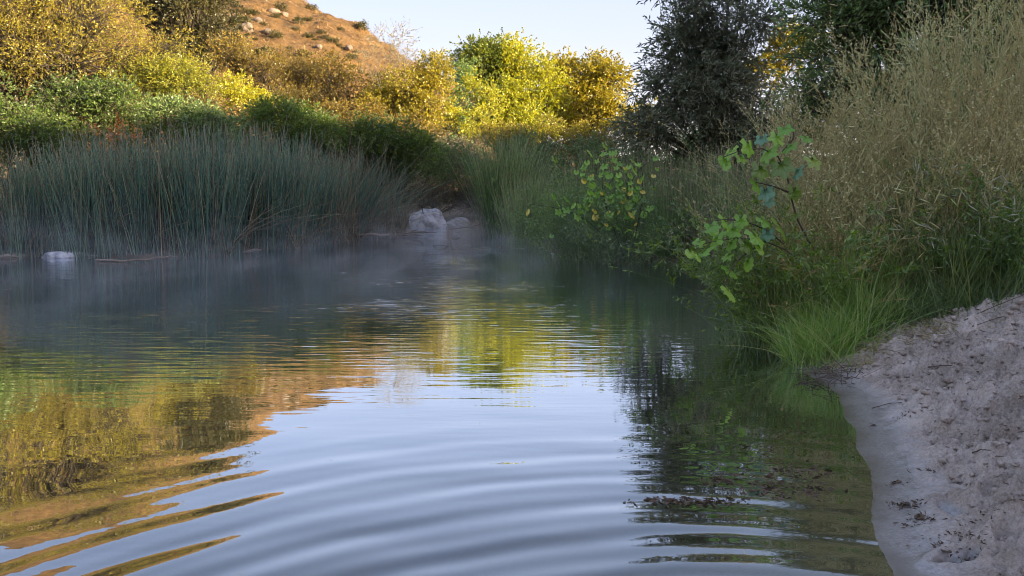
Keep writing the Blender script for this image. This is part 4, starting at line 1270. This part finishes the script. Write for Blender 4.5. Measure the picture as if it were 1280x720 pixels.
for x_, y_, z_ in zip(cx_, cy_, cz_):
    s = .005 + .024 * random.random() ** 4
    v = cv * s * np.array([random.uniform(.8, 1.5), 1, .7]) * (1 + .25 * rng.normal(size=(len(cv), 1)))
    g.add(v + [x_, y_, z_ + s * .2], cf)
tag(g.build('sand_clods', M['sand'], None, True, 'stuff'), 'small clods and crumbs of sand over the bank', 'sand')


# ------------------------------------------------------------------ mist over the water
def mist_material():
    m, t, out = nodes_of('water_mist')
    N, L = t.nodes, t.links
    geo = N.new('ShaderNodeNewGeometry')
    sp = N.new('ShaderNodeSeparateXYZ'); L.new(geo.outputs['Position'], sp.inputs[0])
    mp = N.new('ShaderNodeMapping'); mp.inputs['Scale'].default_value = (.7, .26, 1.3)
    L.new(geo.outputs['Position'], mp.inputs[0])
    nz = N.new('ShaderNodeTexNoise'); nz.inputs['Scale'].default_value = 1.0; nz.inputs['Detail'].default_value = 4
    nz.inputs['Distortion'].default_value = 1.2
    L.new(mp.outputs[0], nz.inputs[0])
    a = N.new('ShaderNodeMapRange'); a.inputs['From Min'].default_value = .46; a.inputs['From Max'].default_value = .60
    a.inputs['To Min'].default_value = .03; a.inputs['To Max'].default_value = 1.0
    L.new(nz.outputs[0], a.inputs['Value'])
    n2 = N.new('ShaderNodeTexNoise'); n2.inputs['Scale'].default_value = .55; n2.inputs['Detail'].default_value = 2
    mp2 = N.new('ShaderNodeMapping'); mp2.inputs['Scale'].default_value = (1, .5, .25); mp2.inputs['Location'].default_value = (4, 9, 2)
    L.new(geo.outputs['Position'], mp2.inputs[0]); L.new(mp2.outputs[0], n2.inputs[0])
    hm = N.new('ShaderNodeMapRange'); hm.inputs['From Min'].default_value = .36; hm.inputs['From Max'].default_value = .64
    hm.inputs['To Min'].default_value = .35; hm.inputs['To Max'].default_value = 2.1; L.new(n2.outputs[0], hm.inputs['Value'])
    b = N.new('ShaderNodeMapRange'); L.new(hm.outputs[0], b.inputs['From Min']); b.inputs['From Max'].default_value = 0.0
    b.interpolation_type = 'SMOOTHSTEP'
    L.new(sp.outputs[2], b.inputs['Value'])
    # thickest over the middle of the pond, thinning towards the camera and both banks
    cy = N.new('ShaderNodeMapRange'); cy.interpolation_type = 'SMOOTHSTEP'; cy.inputs['From Min'].default_value = 6; cy.inputs['From Max'].default_value = 14
    L.new(sp.outputs[1], cy.inputs['Value'])
    cx = N.new('ShaderNodeMapRange'); cx.interpolation_type = 'SMOOTHSTEP'; cx.inputs['From Min'].default_value = 5.0; cx.inputs['From Max'].default_value = -2
    L.new(sp.outputs[0], cx.inputs['Value'])
    x = a.outputs[0]
    for o_ in (b, cy, cx):
        k = N.new('ShaderNodeMath'); k.operation = 'MULTIPLY'; L.new(x, k.inputs[0]); L.new(o_.outputs[0], k.inputs[1]); x = k.outputs[0]
    k = N.new('ShaderNodeMath'); k.operation = 'MULTIPLY'; L.new(x, k.inputs[0]); k.inputs[1].default_value = .034; x = k.outputs[0]
    v = N.new('ShaderNodeVolumePrincipled')
    v.inputs['Color'].default_value = (1, 1, 1, 1)
    v.inputs['Anisotropy'].default_value = .1
    L.new(x, v.inputs['Density'])
    L.new(v.outputs[0], out.inputs['Volume'])
    return m


MM = mist_material()
x0, x1, y0, y1, z0, z1 = -16, 5, 6, 46, .006, 2.1
bv = np.array([[x, y, z] for z in (z0, z1) for y in (y0, y1) for x in (x0, x1)], float)
bq = np.array([[0, 2, 3, 1], [4, 5, 7, 6], [0, 1, 5, 4], [2, 6, 7, 3], [0, 4, 6, 2], [1, 3, 7, 5]])
tag(mesh('mist', bv, bq, MM, kind='stuff'), 'thin bluish mist drifting low over the far water', 'mist')
print('TRIS', sum(sum(len(p.vertices) - 2 for p in o.data.polygons) if len(o.data.polygons) < 5000 else int(len(o.data.loops) - 2 * len(o.data.polygons)) for o in COL.objects if o.type == 'MESH'))
